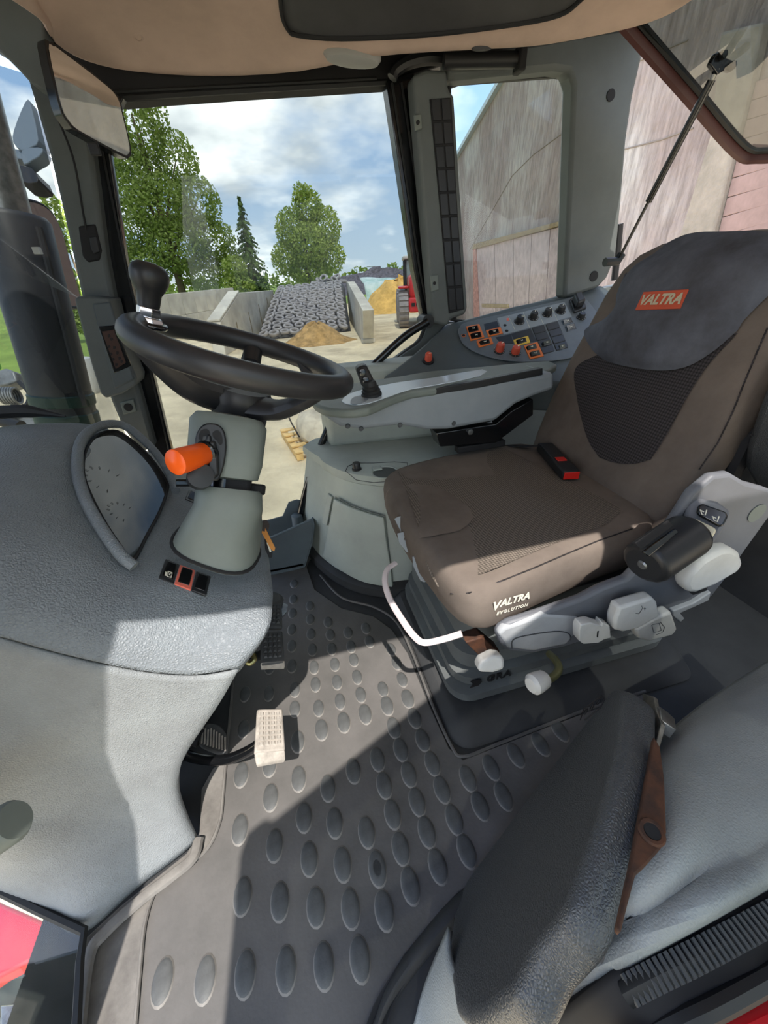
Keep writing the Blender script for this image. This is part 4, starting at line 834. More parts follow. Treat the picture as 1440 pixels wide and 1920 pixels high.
# suspension bellows on a floor plate
def rrz(x0, x1, y0, y1, r, z, n=5): return rrect(V((x0+x1)/2, (y0+y1)/2, z), V(1, 0, 0), V(0, 1, 0), x1-x0, y1-y0, r, n)
MB().loft([rrz(0.245, 0.98, 0.44, 1.03, 0.05, 0.0), rrz(0.265, 0.97, 0.475, 1.01, 0.05, 0.03), rrz(0.28, 0.96, 0.50, 1.0, 0.05, 0.034)]).build('floor_plate', FLOORM, seat)
prof = [(0.034, -0.004), (0.045, 0.008), (0.075, 0.010), (0.083, -0.014), (0.090, -0.016), (0.098, -0.002), (0.128, 0.0), (0.136, -0.022), (0.144, -0.024), (0.152, -0.010), (0.195, -0.012), (0.205, -0.03), (0.215, -0.032), (0.225, -0.022), (0.29, -0.03), (0.36, -0.04)]
MB().loft([rrz(0.285-d, 0.94+d, 0.535-d, 0.985+d, 0.06, z) for z, d in prof]).build('bellows', BELLOW, seat)
MB().box((0.60, 0.77, 0.375), (0.62, 0.46, 0.04)).build('seat_pan', BLKM, seat, bevel=0.01)
MB().prism([oy(x, y, 0.485) for x, y in [(873, 1205), (905, 1195), (938, 1222), (930, 1240), (900, 1232)]], (0, 0.03, 0)).build('pan_bracket', RUST, seat, bevel=0.003)
# cushion
plan = [(0.262, 0.455), (0.228, 0.60), (0.214, 0.75), (0.219, 0.90), (0.245, 1.015), (0.40, 1.055), (0.60, 1.065), (0.77, 1.06), (0.80, 0.82), (0.775, 0.555), (0.60, 0.515), (0.40, 0.475)]
pc = (0.5, 0.775)
ctrl = cr([V(x, y, 0) for x, y in plan], 4, True)
# keep the corners soft: smooth the outline a little
for _ in range(2): ctrl = [(ctrl[i-1]+ctrl[i]*2+ctrl[(i+1) % len(ctrl)])/4 for i in range(len(ctrl))]
rings = []
for z, k, dx in ((0.385, 0.90, 0.01), (0.392, 0.955, 0.004), (0.41, 0.992, 0), (0.44, 1.0, 0), (0.47, 1.0, 0), (0.487, 0.985, 0), (0.498, 0.955, 0), (0.503, 0.90, 0), (0.503, 0.80, 0), (0.500, 0.6, 0), (0.497, 0.35, 0), (0.496, 0.05, 0)):
    rings.append([V(pc[0]+(p.x-pc[0])*k+dx, pc[1]+(p.y-pc[1])*k, z + (0.006*math.sin((p.x-0.2)*5) if z > 0.48 else 0)) for p in ctrl])
cu = MB().loft(rings); CUS = Surf(cu); cuo = cu.build('cushion', FAB, seat, ang=80)
ins = [[(745, 885), (800, 857), (860, 840), (930, 842), (1000, 868)], [(760, 915), (850, 900), (940, 893), (1020, 905), (1110, 925)], [(785, 990), (890, 965), (980, 950), (1080, 950), (1162, 955)], [(802, 1060), (900, 1040), (990, 1010), (1080, 985), (1150, 972)], [(822, 1100), (900, 1078), (980, 1045), (1060, 1012), (1135, 985)]]
CUS.patch(ins, 0.0018, 6, 6).build('cushion_insert', FABI, cuo, label='dotted fabric insert')
ov = [[(730, 918), (770, 910), (815, 914), (850, 930)], [(724, 935), (785, 932), (840, 942), (878, 955)], [(728, 960), (790, 960), (845, 968), (886, 972)], [(742, 990), (790, 992), (840, 990), (874, 988)], [(760, 1012), (795, 1010), (830, 1004), (860, 998)]]
CUS.patch(ov, 0.0035, 5, 5).build('cushion_panel', FAB, cuo)
MB().tube([CUS.hit(x, y, 0.001)[0] for x, y in [(845, 1113), (880, 1112), (940, 1090), (1000, 1066), (1060, 1040), (1120, 1015), (1185, 992)]], 0.0016, 5).build('seam', FABD, cuo)
tpn, tnn = CUS.plane([(930, 1135), (960, 1130), (990, 1120), (960, 1145)])
tx = (CUS.hit(1000, 1122)[0]-CUS.hit(920, 1146)[0]).normalized(); ty = tnn.cross(tx)
o1 = CUS.hit(960, 1131)[0]; o2 = CUS.hit(962, 1149)[0]
text_mb('V', 0.030, CUS.hit(929, 1137, 0.0015)[0]+ty*0.002, tx, ty, 0.0004, 0.0007).build('printed_letter', PRINT, cuo)
text_mb('ALTRA', 0.0245, CUS.hit(966, 1123, 0.0015)[0], tx, ty, 0.0004, 0.0006).build('printed_lettering', PRINT, cuo)
text_mb('EVOLUTION', 0.0115, CUS.hit(960, 1141, 0.0015)[0], tx, ty, 0.0003, 0.0002, space=1.35).build('printed_lettering', PRINT, cuo)
# backrest
brr = []
for z, hw, t in ((0.45, 0.235, 0.05), (0.47, 0.25, 0.06), (0.54, 0.258, 0.062), (0.64, 0.262, 0.062), (0.75, 0.258, 0.06), (0.84, 0.248, 0.058), (0.92, 0.24, 0.056), (0.98, 0.222, 0.052), (1.01, 0.195, 0.046), (1.03, 0.15, 0.036), (1.04, 0.06, 0.02)):
    xf = 0.742+(z-0.5)*0.33; cx_r = xf+0.062; ring_ = []
    for k in range(40):
        a = 2*math.pi*k/40; ca, sa = math.cos(a), math.sin(a); e = 0.5
        yy = math.copysign(abs(ca)**e, ca)*hw; xx = math.copysign(abs(sa)**e, sa)*t
        wing = 0.018*(abs(yy)/0.26)**3 if sa < 0 else 0
        ring_.append(V(cx_r+xx+0.018-wing*1.0-0.006, 0.80+yy, z))
    brr.append(ring_)
bk = MB().loft(brr); BCK = Surf(bk); bko = bk.build('backrest', FAB, seat, ang=80)
insb = [[(1088, 640), (1180, 640), (1290, 640), (1385, 625)], [(1081, 690), (1160, 690), (1250, 690), (1330, 685)], [(1083, 745), (1150, 745), (1220, 745), (1292, 742)], [(1094, 795), (1145, 800), (1200, 800), (1262, 797)], [(1106, 830), (1145, 838), (1190, 840), (1240, 835)], [(1125, 858), (1155, 868), (1190, 870), (1222, 862)]]
BCK.patch(insb, 0.003, 5, 5).build('backrest_insert', FABD, bko, label='dark mesh fabric insert')
hp_ = [[(1152, 503, 0.004), (1200, 470, 0.01), (1280, 452, 0.012), (1360, 445, 0.012), (1440, 442, 0.01), (1520, 448, 0.004)],
       [(1128, 535, 0.006), (1200, 520, 0.034), (1280, 508, 0.042), (1360, 502, 0.042), (1440, 500, 0.034), (1500, 505, 0.006)],
       [(1110, 575, 0.006), (1185, 570, 0.040), (1265, 565, 0.048), (1340, 560, 0.048), (1420, 540, 0.034), (1470, 535, 0.006)],
       [(1100, 620, 0.006), (1170, 625, 0.038), (1250, 630, 0.046), (1320, 620, 0.042), (1390, 580, 0.03), (1440, 560, 0.006)],
       [(1112, 655, 0.006), (1165, 665, 0.030), (1240, 676, 0.034), (1300, 665, 0.032), (1352, 630, 0.022), (1400, 600, 0.006)],
       [(1135, 676, 0.003), (1175, 688, 0.010), (1240, 697, 0.012), (1292, 690, 0.010), (1340, 662, 0.008), (1385, 620, 0.003)]]
hm = MB().grid([[BCK.hit(x, y, o)[0] for x, y, o in r] for r in hp_], 6, 6); HED = Surf(hm)
hdo = hm.build('head_pad', FABH, bko, ang=80, label='worn dark padded upper back cushion')
bdg = [(1208, 548), (1292, 543), (1276, 579), (1192, 582)]
bq = [HED.hit(x, y, 0.003)[0] for x, y in bdg]; bc, bnn = HED.plane(bdg)
MB().prism(bq, bnn*-0.004).build('badge', BADGE, hdo, bevel=0.001, label='orange-red badge')
bxv = (bq[1]-bq[0]).normalized(); byv = bnn.cross(bxv)
text_mb('VALTRA', 0.0295, bc+bnn*0.0042, bxv, byv, 0.0005, 0.0009, shear=0.22).build('badge_lettering', BADGET, hdo)
MB().tube([BCK.hit(x, y, 0.002)[0] for x, y in [(1440, 615), (1420, 660), (1395, 720), (1375, 770), (1345, 830), (1310, 880)]], 0.0016, 5).build('seam', FABD, bko)
# side shroud with its controls (towards the door)
YS = 0.44
sh = [(932, 1190), (940, 1180), (956, 1170), (1018, 1150), (1092, 1124), (1130, 1104), (1178, 1086), (1212, 1050), (1240, 1012), (1270, 972), (1300, 925), (1340, 892), (1372, 888), (1400, 905), (1440, 916), (1475, 930), (1440, 975), (1400, 1030), (1362, 1085), (1335, 1120), (1300, 1142), (1262, 1148), (1225, 1158), (1150, 1184), (1060, 1214), (1000, 1226), (952, 1222), (938, 1208)]
MB().prism([oy(x, y, YS) for x, y in sh], (0, 0.02, 0)).build('side_shroud', SHROUD, seat, bevel=0.008, seg=3)
MB().prism([oy(x, y, YS-0.003) for x, y in [(934, 1190), (946, 1178), (1020, 1152), (1085, 1156), (1088, 1180), (1062, 1210), (1000, 1222), (952, 1217)]], (0, 0.018, 0)).build('front_cap', SHROUDL, seat, bevel=0.007, seg=3)
MB().tube(cr([oy(x, y, YS-0.004) for x, y in [(960, 1216), (962, 1200), (985, 1192), (1040, 1184), (1066, 1188), (1070, 1200)]], 4), 0.0012, 5).build('cap_groove', PRINTD, seat)
def slab(name, px, Y, t, m, bev, lab=None): return MB().prism([oy(x, y, Y) for x, y in px], (0, t, 0)).build(name, m, seat, bevel=bev, seg=3, label=lab)
slab('recline_lever', [(1285, 1100), (1292, 1082), (1320, 1052), (1356, 1032), (1376, 1030), (1390, 1038), (1396, 1056), (1388, 1072), (1340, 1100), (1304, 1114), (1290, 1112)], 0.39, 0.03, WHITE, 0.010, 'white recline lever')
slab('lever_slot', [(1281, 1098), (1300, 1116), (1325, 1108), (1330, 1095)], 0.42, 0.008, BLKM, 0.001)
slab('tilt_paddle', [(1153, 1164), (1162, 1140), (1225, 1121), (1233, 1130), (1238, 1156), (1195, 1180), (1168, 1186), (1152, 1182)], 0.40, 0.025, WHITE, 0.006, 'white paddle with a seat symbol')
slab('height_paddle', [(1192, 1182), (1230, 1160), (1260, 1148), (1271, 1180), (1262, 1192), (1216, 1204), (1198, 1198)], 0.41, 0.025, WHITE, 0.006, 'white paddle with a suspension symbol')
ic = MB()
for P_ in ([(1192, 1150), (1198, 1151), (1205, 1140), (1203, 1136)], [(1209, 1144), (1209, 1139)], [(1207, 1141), (1211, 1141)]): ic.tube([oy(x, y, 0.3995) for x, y in P_], 0.0006, 4)
for P_ in ([(1222, 1172), (1236, 1168), (1240, 1182), (1226, 1186), (1222, 1172)], [(1230, 1190), (1242, 1186)], [(1238, 1166), (1246, 1176), (1243, 1184)]): ic.tube([oy(x, y, 0.4095) for x, y in P_], 0.0007, 4)
ic.build('lever_symbols', PRINTD, seat)
slab('slide_latch', [(1086, 1182), (1090, 1172), (1108, 1168), (1128, 1174), (1130, 1168), (1144, 1174), (1146, 1196), (1132, 1200), (1122, 1206), (1094, 1208), (1086, 1202)], 0.405, 0.02, WHITE, 0.004, 'white slide latch')
slab('latch_slot', [(1120, 1184), (1123, 1183), (1121, 1196), (1119, 1194)], 0.4045, 0.004, BLKM, 0)
slab('shroud_foot', [(1262, 1146), (1300, 1132), (1334, 1110), (1330, 1126), (1276, 1150), (1284, 1160), (1276, 1168), (1262, 1156)], 0.43, 0.02, SHROUDL, 0.003)
for x, y in ((1322, 1052),): MB().lathe([(0.009, 0), (0.008, 0.002), (0, 0.002)], oy(x, y, YS-0.001), (0, -1, 0), 16).build('shroud_screw', GREY, seat)
MB().lathe([(0.02, 0), (0.02, 0.001), (0, 0.001)], oy(1419, 962, YS-0.001), (0, -1, 0), 24).build('shroud_plug', GREY, seat)
# switch cluster on the shroud shoulder
swn = V(-0.55, -0.45, 0.70).normalized(); sw0 = oy(1330, 965, 0.412)
def S(px, off=0.0): return [op(x, y, sw0+swn*off, swn) for x, y in px]
MB().prism(S([(1290, 930), (1345, 938), (1372, 958), (1352, 1000), (1322, 1040), (1280, 990)]), swn*-0.05).build('switch_shoulder', SHROUD, seat, bevel=0.006)
MB().prism(S([(1307, 950), (1316, 946), (1360, 962), (1363, 970), (1354, 988), (1346, 989), (1308, 968), (1305, 962)], 0.002), swn*0.008).build('heater_switch', BLKG, seat, bevel=0.003)
ic = MB()
for P_ in ([(1314, 958), (1316, 964), (1322, 966), (1325, 956)], [(1337, 970), (1339, 976), (1345, 978), (1348, 968)], [(1312, 956), (1320, 960)], [(1335, 968), (1343, 972)]): ic.tube([p for p in S(P_, 0.0105)], 0.0009, 4)
ic.build('switch_icon', PRINT, seat)
MB().prism(S([(1296, 980), (1303, 974), (1340, 992), (1341, 999), (1331, 1013), (1322, 1012), (1297, 990)], 0.002), swn*0.008).build('lumbar_switch', CREAM, seat, bevel=0.003)
ic = MB()
for P_ in ([(1299, 984), (1304, 987)], [(1302, 983), (1301, 989)], [(1322, 1000), (1328, 1003)], [(1307, 992), (1312, 996), (1317, 989)]): ic.tube(S(P_, 0.0105), 0.0008, 4)
ic.build('switch_icon', PRINTD, seat)
MB().prism(S([(1318, 1014), (1328, 1014), (1322, 1028), (1312, 1030)], 0.002), swn*0.006).build('memory_switch', CREAM, seat, bevel=0.002)
# black swivel holder on the near cushion edge
hb = oy(1248, 1030, 0.405); hx = (oy(1290, 990, 0.42)-oy(1200, 1050, 0.40)).normalized(); hy = V(-0.3, -0.75, 0.6).normalized(); hy = (hy-hx*hy.dot(hx)).normalized(); hz_ = hx.cross(hy)
hpoly = [hb - hx*0.055 + hy*(0.044*math.cos(a)) + hz_*(0.040*math.sin(a)) for a in [math.pi*2*k/16 for k in range(16)]]
MB().prism(hpoly, hx*0.115).build('holder_body', BLK, seat, bevel=0.010, seg=3)
MB().prism([op(x, y, hb+hy*0.046, hy) for x, y in [(1190, 1018), (1252, 975), (1262, 985), (1202, 1030)]], hy*-0.006).build('holder_slot', BLKM, seat)
MB().prism([op(x, y, hb+hy*0.048, hy) for x, y in [(1206, 1034), (1266, 990), (1274, 998), (1218, 1044)]], hy*-0.006).build('holder_clip', BLKG, seat, bevel=0.002)
for s_ in (-0.056, 0.061): MB().lathe([(0.009, 0.0), (0.007, 0.003), (0, 0.003)], hb+hx*s_-hz_*0.0, hx*(1 if s_ > 0 else -1), 14).build('holder_screw', STEEL, seat)
# folded-up near armrest
ra = MB().prism([oy(x, y, 0.52) for x, y in [(1388, 872), (1392, 835), (1415, 765), (1440, 700), (1475, 640), (1530, 620), (1540, 800), (1510, 905), (1460, 922), (1410, 910)]], (0, -0.075, 0))
ra.build('armrest', VINYL, seat, bevel=0.02, seg=3, label='black armrest folded up')
MB().tube([oy(x, y, 0.51) for x, y in [(1406, 815), (1440, 822), (1480, 830)]], 0.0015, 5).build('armrest_seam', BLKM, seat)
MB().tube([oy(1370, 890, 0.54), oy(1400, 830, 0.54), oy(1425, 790, 0.55)], 0.018, 8).build('armrest_hinge', BLKM, seat)
# belt buckle
bl = at(1050, 858, 1.20)
dirb = (CUS.hit(1078, 866)[0]-CUS.hit(1005, 846)[0]).normalized()
q0, q1 = CUS.hit(1018, 848, 0.02)[0], CUS.hit(1076, 866, 0.02)[0]; bd = (q1-q0).normalized(); bs = V(0, 0, 1).cross(bd).normalized()
MB().box(q0.lerp(q1, 0.5), ((q1-q0).length, 0.046, 0.026), (bd, bs, bd.cross(bs))).build('buckle_body', BLK, seat, bevel=0.005)
MB().box(q1-bd*0.003, (0.010, 0.040, 0.020), (bd, bs, bd.cross(bs))).build('buckle_button', RED, seat, bevel=0.001)
MB().box(q0.lerp(q1, 0.62)+V(0, 0, 0.013), (0.022, 0.026, 0.004), (bd, bs, bd.cross(bs))).build('buckle_label', RED, seat, bevel=0.001)
MB().loft([[p+bs*s+V(0, 0, dz) for s, dz in ((-0.022, 0), (0.022, 0), (0.022, 0.004), (-0.022, 0.004))] for p in (CUS.hit(965, 842, 0.012)[0]+V(0, 0.05, -0.02), CUS.hit(990, 845, 0.012)[0], q0)]).build('buckle_webbing', BLKM, seat)
# levers, loop handle and knobs below
lp2 = cr([at(742, 1056, 0.98), at(726, 1068, 0.96), at(722, 1092, 0.93), at(732, 1125, 0.90), at(758, 1168, 0.86), at(778, 1194, 0.84), at(796, 1205, 0.82), at(830, 1199, 0.80), at(866, 1188, 0.79)], 5)
MB().tube(lp2, 0.0075, 8, flat=0.8).build('loop_handle', mat('pale_handle', (212, 200, 200), 0.45), seat, label='pale loop handle for sliding the seat')
for q in ([(744, 1000), (752, 998), (772, 1026), (773, 1036), (762, 1036), (748, 1018)], [(770, 1042), (782, 1050), (796, 1084), (795, 1094), (786, 1090), (772, 1062)]):
    MB().prism([at(x, y, 0.93 if q[0][0] < 760 else 0.89) for x, y in q], V(0.05, 0.0, 0)).build('front_lever', LGREY, seat, bevel=0.005)
MB().prism([at(x, y, 0.95) for x, y in [(738, 972), (746, 968), (768, 1000), (800, 1060), (806, 1090), (790, 1060), (752, 1000)]], V(0.05, 0, 0)).build('front_fascia', LGREY, seat, bevel=0.003)
def blob(px, d, t, m, name, bev, lab=None):
    return MB().prism([at(x, y, d) for x, y in px], FW*t).build(name, m, seat, bevel=bev, seg=3, label=lab)
blob([(897, 1252), (902, 1240), (926, 1228), (942, 1230), (947, 1240), (945, 1256), (925, 1262), (898, 1261)], 0.70, 0.035, WHITE, 'weight_knob', 0.006, 'white pointer knob')
MB().tube([at(925, 1245, 0.73), at(930, 1240, 0.80)], 0.012, 10).build('knob_stem', BLKM, seat)
MB().tube(cr([at(1012, 1278, 0.70), at(1036, 1270, 0.715), at(1048, 1254, 0.73), at(1042, 1238, 0.75), at(1030, 1226, 0.78)], 5), 0.0075, 10).build('lever_rod', mat('olive_rod', (92, 92, 62), 0.4, metal=0.5), seat)
rk0, rk1 = at(1022, 1272, 0.70), at(994, 1286, 0.685)
MB().lathe([(0.012, -0.002), (0.016, 0.003), (0.0185, 0.02), (0.0185, 0.030), (0.013, 0.036), (0, 0.037)], rk0, rk1-rk0, 18).build('lever_knob', WHITE, seat, label='white ball-ended lever knob')
gx = V(1, 0, 0)
text_mb('GRA', 0.032, V(0.398, 0.5335, 0.113), V(1, 0, 0), V(0, 0, 1), 0.001, 0.001, space=1.15).build('moulded_lettering', BLKM, seat)
lg = MB(); lg.prism([V(0.318, 0.533, 0.10), V(0.342, 0.533, 0.10), V(0.350, 0.533, 0.113), V(0.342, 0.533, 0.126), V(0.318, 0.533, 0.126), V(0.326, 0.533, 0.113)], (0, -0.002, 0)); lg.build('moulded_emblem', BLKM, seat)
# ================================================================ fold-down seat, fender panel, door sill
fs = thing('folded_jump_seat', V(0.25, 0.17, 0.0), 'black vinyl jump seat pad folded up on a rusty hinge', 'jump seat')
A_, C_, D_ = oz(1160, 1282, 0.43), oz(1130, 1700, 0.52), oz(842, 1830, 0.14)
fn = (C_-A_).cross(D_-A_).normalized()
if fn.dot(CAM-A_) < 0: fn = -fn
face = [(1142, 1296), (1152, 1284), (1176, 1292), (1164, 1400), (1126, 1540), (1078, 1672), (1066, 1706), (1044, 1740), (1000, 1790), (960, 1870), (900, 1912), (872, 1915), (848, 1890), (836, 1800), (850, 1700), (880, 1640), (940, 1560), (1000, 1478), (1075, 1380)]
fb = MB().prism([op(x, y, A_, fn) for x, y in face], fn*-0.046); fb.build('pad', VINYL, fs, bevel=0.0225, seg=5)
em = MB()
for x, y in ((1098, 1334), (1110, 1325), (1122, 1315)): em.tube(ngon(op(x, y, A_+fn*0.0008, fn), *frame(fn)[:2], 0.006, 0.006, 12), 0.001, 5, closed=True)
em.tube([op(x, y, A_+fn*0.0008, fn) for x, y in [(1088, 1350), (1094, 1330), (1128, 1304), (1133, 1312), (1126, 1326), (1096, 1350)]], 0.001, 5)
em.build('moulded_emblem', BLKM, fs)
bp0_ = A_-fn*0.050
MB().prism([op(x, y, bp0_, fn) for x, y in [(1205, 1300), (1226, 1306), (1230, 1330), (1240, 1356), (1222, 1420), (1200, 1560), (1152, 1725), (1138, 1712), (1170, 1580), (1200, 1440)]], fn*-0.006).build('backing_plate', mat('worn_steel', (120, 118, 110), 0.45, metal=0.6, var=(40, 0.2)), fs, bevel=0.001)
MB().prism([oz(x, y, 0.488) for x, y in [(1226, 1380), (1238, 1400), (1246, 1460), (1250, 1560), (1240, 1590), (1212, 1622), (1192, 1640), (1176, 1700), (1164, 1750), (1156, 1740), (1182, 1620), (1208, 1480)]], V(0, 0, -0.012)).build('hinge_bracket', RUST, fs, bevel=0.002)
MB().tube(ngon(oz(1222, 1560, 0.489), V(1, 0, 0), V(0, 1, 0), 0.010, 0.010, 16), 0.003, 6, closed=True).build('bolt_ring', RUST, fs)
MB().lathe([(0.008, 0), (0.008, 0.003)], oz(1222, 1560, 0.4875), V(0, 0, 1), 16).build('bolt_hole', BLKM, fs)
MB().prism([op(x, y, bp0_-fn*0.002, fn) for x, y in [(1226, 1318), (1238, 1330), (1240, 1350), (1228, 1366), (1222, 1350)]], fn*-0.02).build('plate_tab', STEEL, fs, bevel=0.001)
# fender panel
frows = [[(1150, 1470, 0.0), (1235, 1400, 0.0), (1320, 1330, 0.0), (1440, 1252, 0.0), (1600, 1150, 0.0)],
         [(1172, 1468, 0.38), (1246, 1396, 0.38), (1322, 1330, 0.38), (1440, 1250, 0.38), (1600, 1150, 0.38)],
         [(1180, 1500, 0.43), (1254, 1430, 0.43), (1332, 1366, 0.43), (1440, 1290, 0.43), (1600, 1190, 0.43)],
         [(1185, 1580, 0.455), (1262, 1500, 0.46), (1345, 1435, 0.46), (1440, 1370, 0.46), (1600, 1270, 0.46)],
         [(1130, 1735, 0.40), (1240, 1630, 0.47), (1345, 1550, 0.47), (1440, 1490, 0.47), (1600, 1390, 0.47)],
         [(1080, 1805, 0.28), (1180, 1735, 0.42), (1320, 1650, 0.465), (1440, 1575, 0.465), (1600, 1480, 0.46)],
         [(1010, 1872, 0.24), (1150, 1780, 0.40), (1300, 1694, 0.47), (1440, 1618, 0.47), (1600, 1530, 0.47)],
         [(985, 1905, 0.23), (1150, 1800, 0.40), (1300, 1712, 0.465), (1440, 1634, 0.465), (1600, 1545, 0.465)],
         [(970, 1920, 0.20), (1150, 1812, 0.37), (1300, 1722, 0.435), (1440, 1644, 0.435), (1600, 1555, 0.435)]]
fr_ = MB().grid([[oz(x, y, z) for x, y, z in r] for r in frows[1:]], 5, 5)
side_ = [oz(x, y, z) for x, y, z in frows[1]]
fr_.loft([cr([V(p.x-0.004, p.y+0.006, 0.0) for p in side_], 5), cr(side_, 5)], cap=False, closed=False)
end_ = [oz(*r[0]) for r in frows[1:]]
fr_.loft([cr([V(p.x, p.y, 0.0) for p in end_], 5), cr(end_, 5)], cap=False, closed=False)
ff = structure(fr_.build('wall_left', FENDER, None, solid=0.008)); tag(ff, 'pale grey textured panel over the rear wheel arch beside the door', 'fender panel')
ft_ = MB().grid([[oz(x, y, z) for x, y, z in r] for r in [[(846, 1740, 0.12), (850, 1800, 0.14), (880, 1860, 0.18), (930, 1930, 0.2)], [(812, 1820, 0.06), (822, 1860, 0.08), (850, 1910, 0.1), (890, 1970, 0.12)], [(790, 1880, 0.02), (800, 1915, 0.02), (820, 1960, 0.03), (850, 2000, 0.03)], [(776, 1925, 0.0), (790, 1950, 0.0), (810, 1990, 0.0), (840, 2040, 0.0)]]], 4, 4)
ft_.build('panel_foot', FENDER, ff, solid=0.006)
# door seal: dark channel, ribbed rubber, outer edge, red body
def band(name, m, up, lo, z, parent, h=0.03, bev=0.003):
    return MB().prism([oz(x, y, z) for x, y in up] + [oz(x, y, z) for x, y in lo[::-1]], (0, 0, -h)).build(name, m, parent, bevel=bev)
sl = MB().grid([[oz(*p) for p in r] for r in ([(940, 1940, 0.20), (1060, 1862, 0.31), (1150, 1808, 0.385), (1300, 1719, 0.412), (1440, 1641, 0.415), (1600, 1551, 0.415)], [(1010, 1975, 0.20), (1110, 1915, 0.31), (1200, 1870, 0.385), (1360, 1800, 0.412), (1440, 1755, 0.412), (1600, 1670, 0.412)], [(1080, 2030, 0.20), (1180, 1975, 0.31), (1280, 1935, 0.385), (1400, 1880, 0.408), (1460, 1850, 0.408), (1600, 1780, 0.408)])], 3, 4).build('trim_9', BLKM, None, solid=0.02); structure(sl); tag(sl, 'black door sill with a ribbed rubber seal', 'door sill')
c0_ = [oz(x, y, z) for x, y, z in [(1175, 1861, 0.395), (1230, 1832, 0.417), (1300, 1798, 0.430), (1440, 1724, 0.436), (1580, 1650, 0.436)]]
sp_ = cr(c0_, 10)
MB().tube(sp_, 0.013, 10, flat=0.8).build('seal_tube', RUB, sl)
RIBM = mat('seal_rib', (72, 74, 76), 0.55)
rb0 = MB().box((0, 0, 0), (0.003, 0.021, 0.005)).build('seal_rib', RIBM, sl, bevel=0.001); rme = rb0.data; bpy.data.objects.remove(rb0)
acc = 0.0
for i in range(len(sp_)-1):
    seg_ = sp_[i+1]-sp_[i]; ln_ = seg_.length; x, y, z = frame(V(0, 0, 1), seg_.normalized())
    while acc < ln_:
        inst('seal_rib', rme, sl, mtx(sp_[i]+seg_*(acc/ln_)+V(0, 0, 0.010), x, y, z)); acc += 0.006
    acc -= ln_
MB().tube([p+V(0.006, -0.028, -0.004) for p in sp_], 0.009, 8).build('outer_lip', BLK, sl)
MB().tube([p+V(-0.008, 0.026, -0.002) for p in sp_], 0.006, 8).build('inner_lip', BLK, sl)
rd = band('trim_10', REDP, [(1150, 1985), (1300, 1935), (1440, 1868), (1600, 1790)], [(1200, 2100), (1300, 2060), (1440, 2000), (1600, 1930)], 0.40, None, 0.05, 0.008); structure(rd); tag(rd, 'red painted cab body edge outside the door sill', 'body panel')
MB().prism([oz(x, y, 0.405) for x, y in [(1150, 1970), (1300, 1915), (1440, 1846), (1600, 1770), (1600, 1790), (1440, 1868), (1300, 1935), (1150, 1985)]], (0, 0, -0.03)).build('sill_edge', mat('sill_edge', (120, 96, 92), 0.5), rd)
# lower front quarter glass with the red mudguard and steps outside it
qg = structure(MB().prism([oz(0, 1672, 0.03), oz(155, 1748, 0.02), oz(140, 1960, 0.0), oz(-80, 1960, 0.0), oz(-80, 1640, 0.03)], (0, 0, 0.004)).build('window_5', PANEC, None, smooth=False)); tag(qg, 'low quarter glass at the foot of the dash beside the door', 'window')
MB().tube([oz(x, y, 0.036) for x, y in [(-80, 1636), (0, 1671), (80, 1710), (158, 1746), (150, 1800), (140, 1990)]], 0.007, 6).build('window_seal', RUB, qg)
mg = thing('front_mudguard', oz(60, 1760, -0.5), 'glossy red mudguard seen through the low quarter glass', 'mudguard')
MB().prism(cr([oz(x, y, -0.35) for x, y in [(-120, 1640), (0, 1692), (70, 1722), (126, 1752), (118, 1768), (60, 1800), (0, 1832), (-120, 1880)]], 2, True), (0, 0, -0.05)).build('mudguard_shell', REDP, mg, bevel=0.012, seg=3)
stp = thing('boarding_step', oz(40, 1880, -0.8), 'dark metal boarding step below the quarter glass', 'step')
MB().prism([oz(x, y, -0.6) for x, y in [(-100, 1880), (0, 1838), (90, 1800), (150, 1790), (150, 2000), (-100, 2000)]], (0, 0, -0.04)).build('step_plate', mat('step_steel', (60, 66, 64), 0.6, var=(20, 0.2)), stp, bevel=0.004)
for x, y in ((20, 1905), (45, 1898), (66, 1905), (30, 1925)): MB().lathe([(0.02, 0), (0.018, 0.012), (0.0, 0.014)], oz(x, y, -0.6), (0, 0, 1), 10).build('step_stud', STEEL, stp)
MB().prism([oz(x, y, -0.55) for x, y in [(0, 1885), (76, 1880), (80, 1930), (0, 1940)]], (0, 0, -0.02)).build('step_edge', STEEL, stp, bevel=0.003)
hs = thing('corrugated_hose', oz(148, 1790, -0.1), 'pale corrugated hose end beside the quarter glass', 'hose')
for k in range(9):
    t = k/8; MB().tube(ngon(at(140+t*6, 1768+t*66, 0.80), RT, FW, 0.011*(1.2-t), 0.011*(1.2-t), 12), 0.003, 5, closed=True).build('hose_ring', CREAM if k % 2 else STEEL, hs)
MB().tube([at(140, 1766, 0.8), at(147, 1836, 0.8)], [0.012, 0.003], 10).build('hose_core', CREAM, hs)
# ================================================================ outside: yard
G = -1.3
SAND = mat('yard_sand', (206, 190, 158), 0.95, var=(0.8, 0.16), bump=(4, 0.6, 0.05))
gr = structure(MB().prism([V(-250, -120, G-0.5), V(250, -120, G-0.5), V(250, 420, G-0.5), V(-250, 420, G-0.5)], (0, 0, 0.5)).build('ground', SAND, None, smooth=False)); tag(gr, 'pale trodden sand yard around the tractor', 'ground')
GRASS = mat('meadow_grass', (128, 150, 66), 0.95, var=(0.2, 0.2), bump=(6, 0.5, 0.1))
mw = structure(MB().prism([V(-200, 14, G), V(-4.6, 14, G), V(-6.5, 24, G), V(-3, 31, G), V(20, 60, G), V(240, 90, G), V(240, 415, G), V(-200, 415, G)], (0, 0, 0.03)).build('field', GRASS, None, smooth=False)); tag(mw, 'green meadow beyond the sand yard', 'field')
CONC = mat('old_concrete', (196, 190, 176), 0.9, var=(0.9, 0.14), bump=(14, 0.5, 0.02))
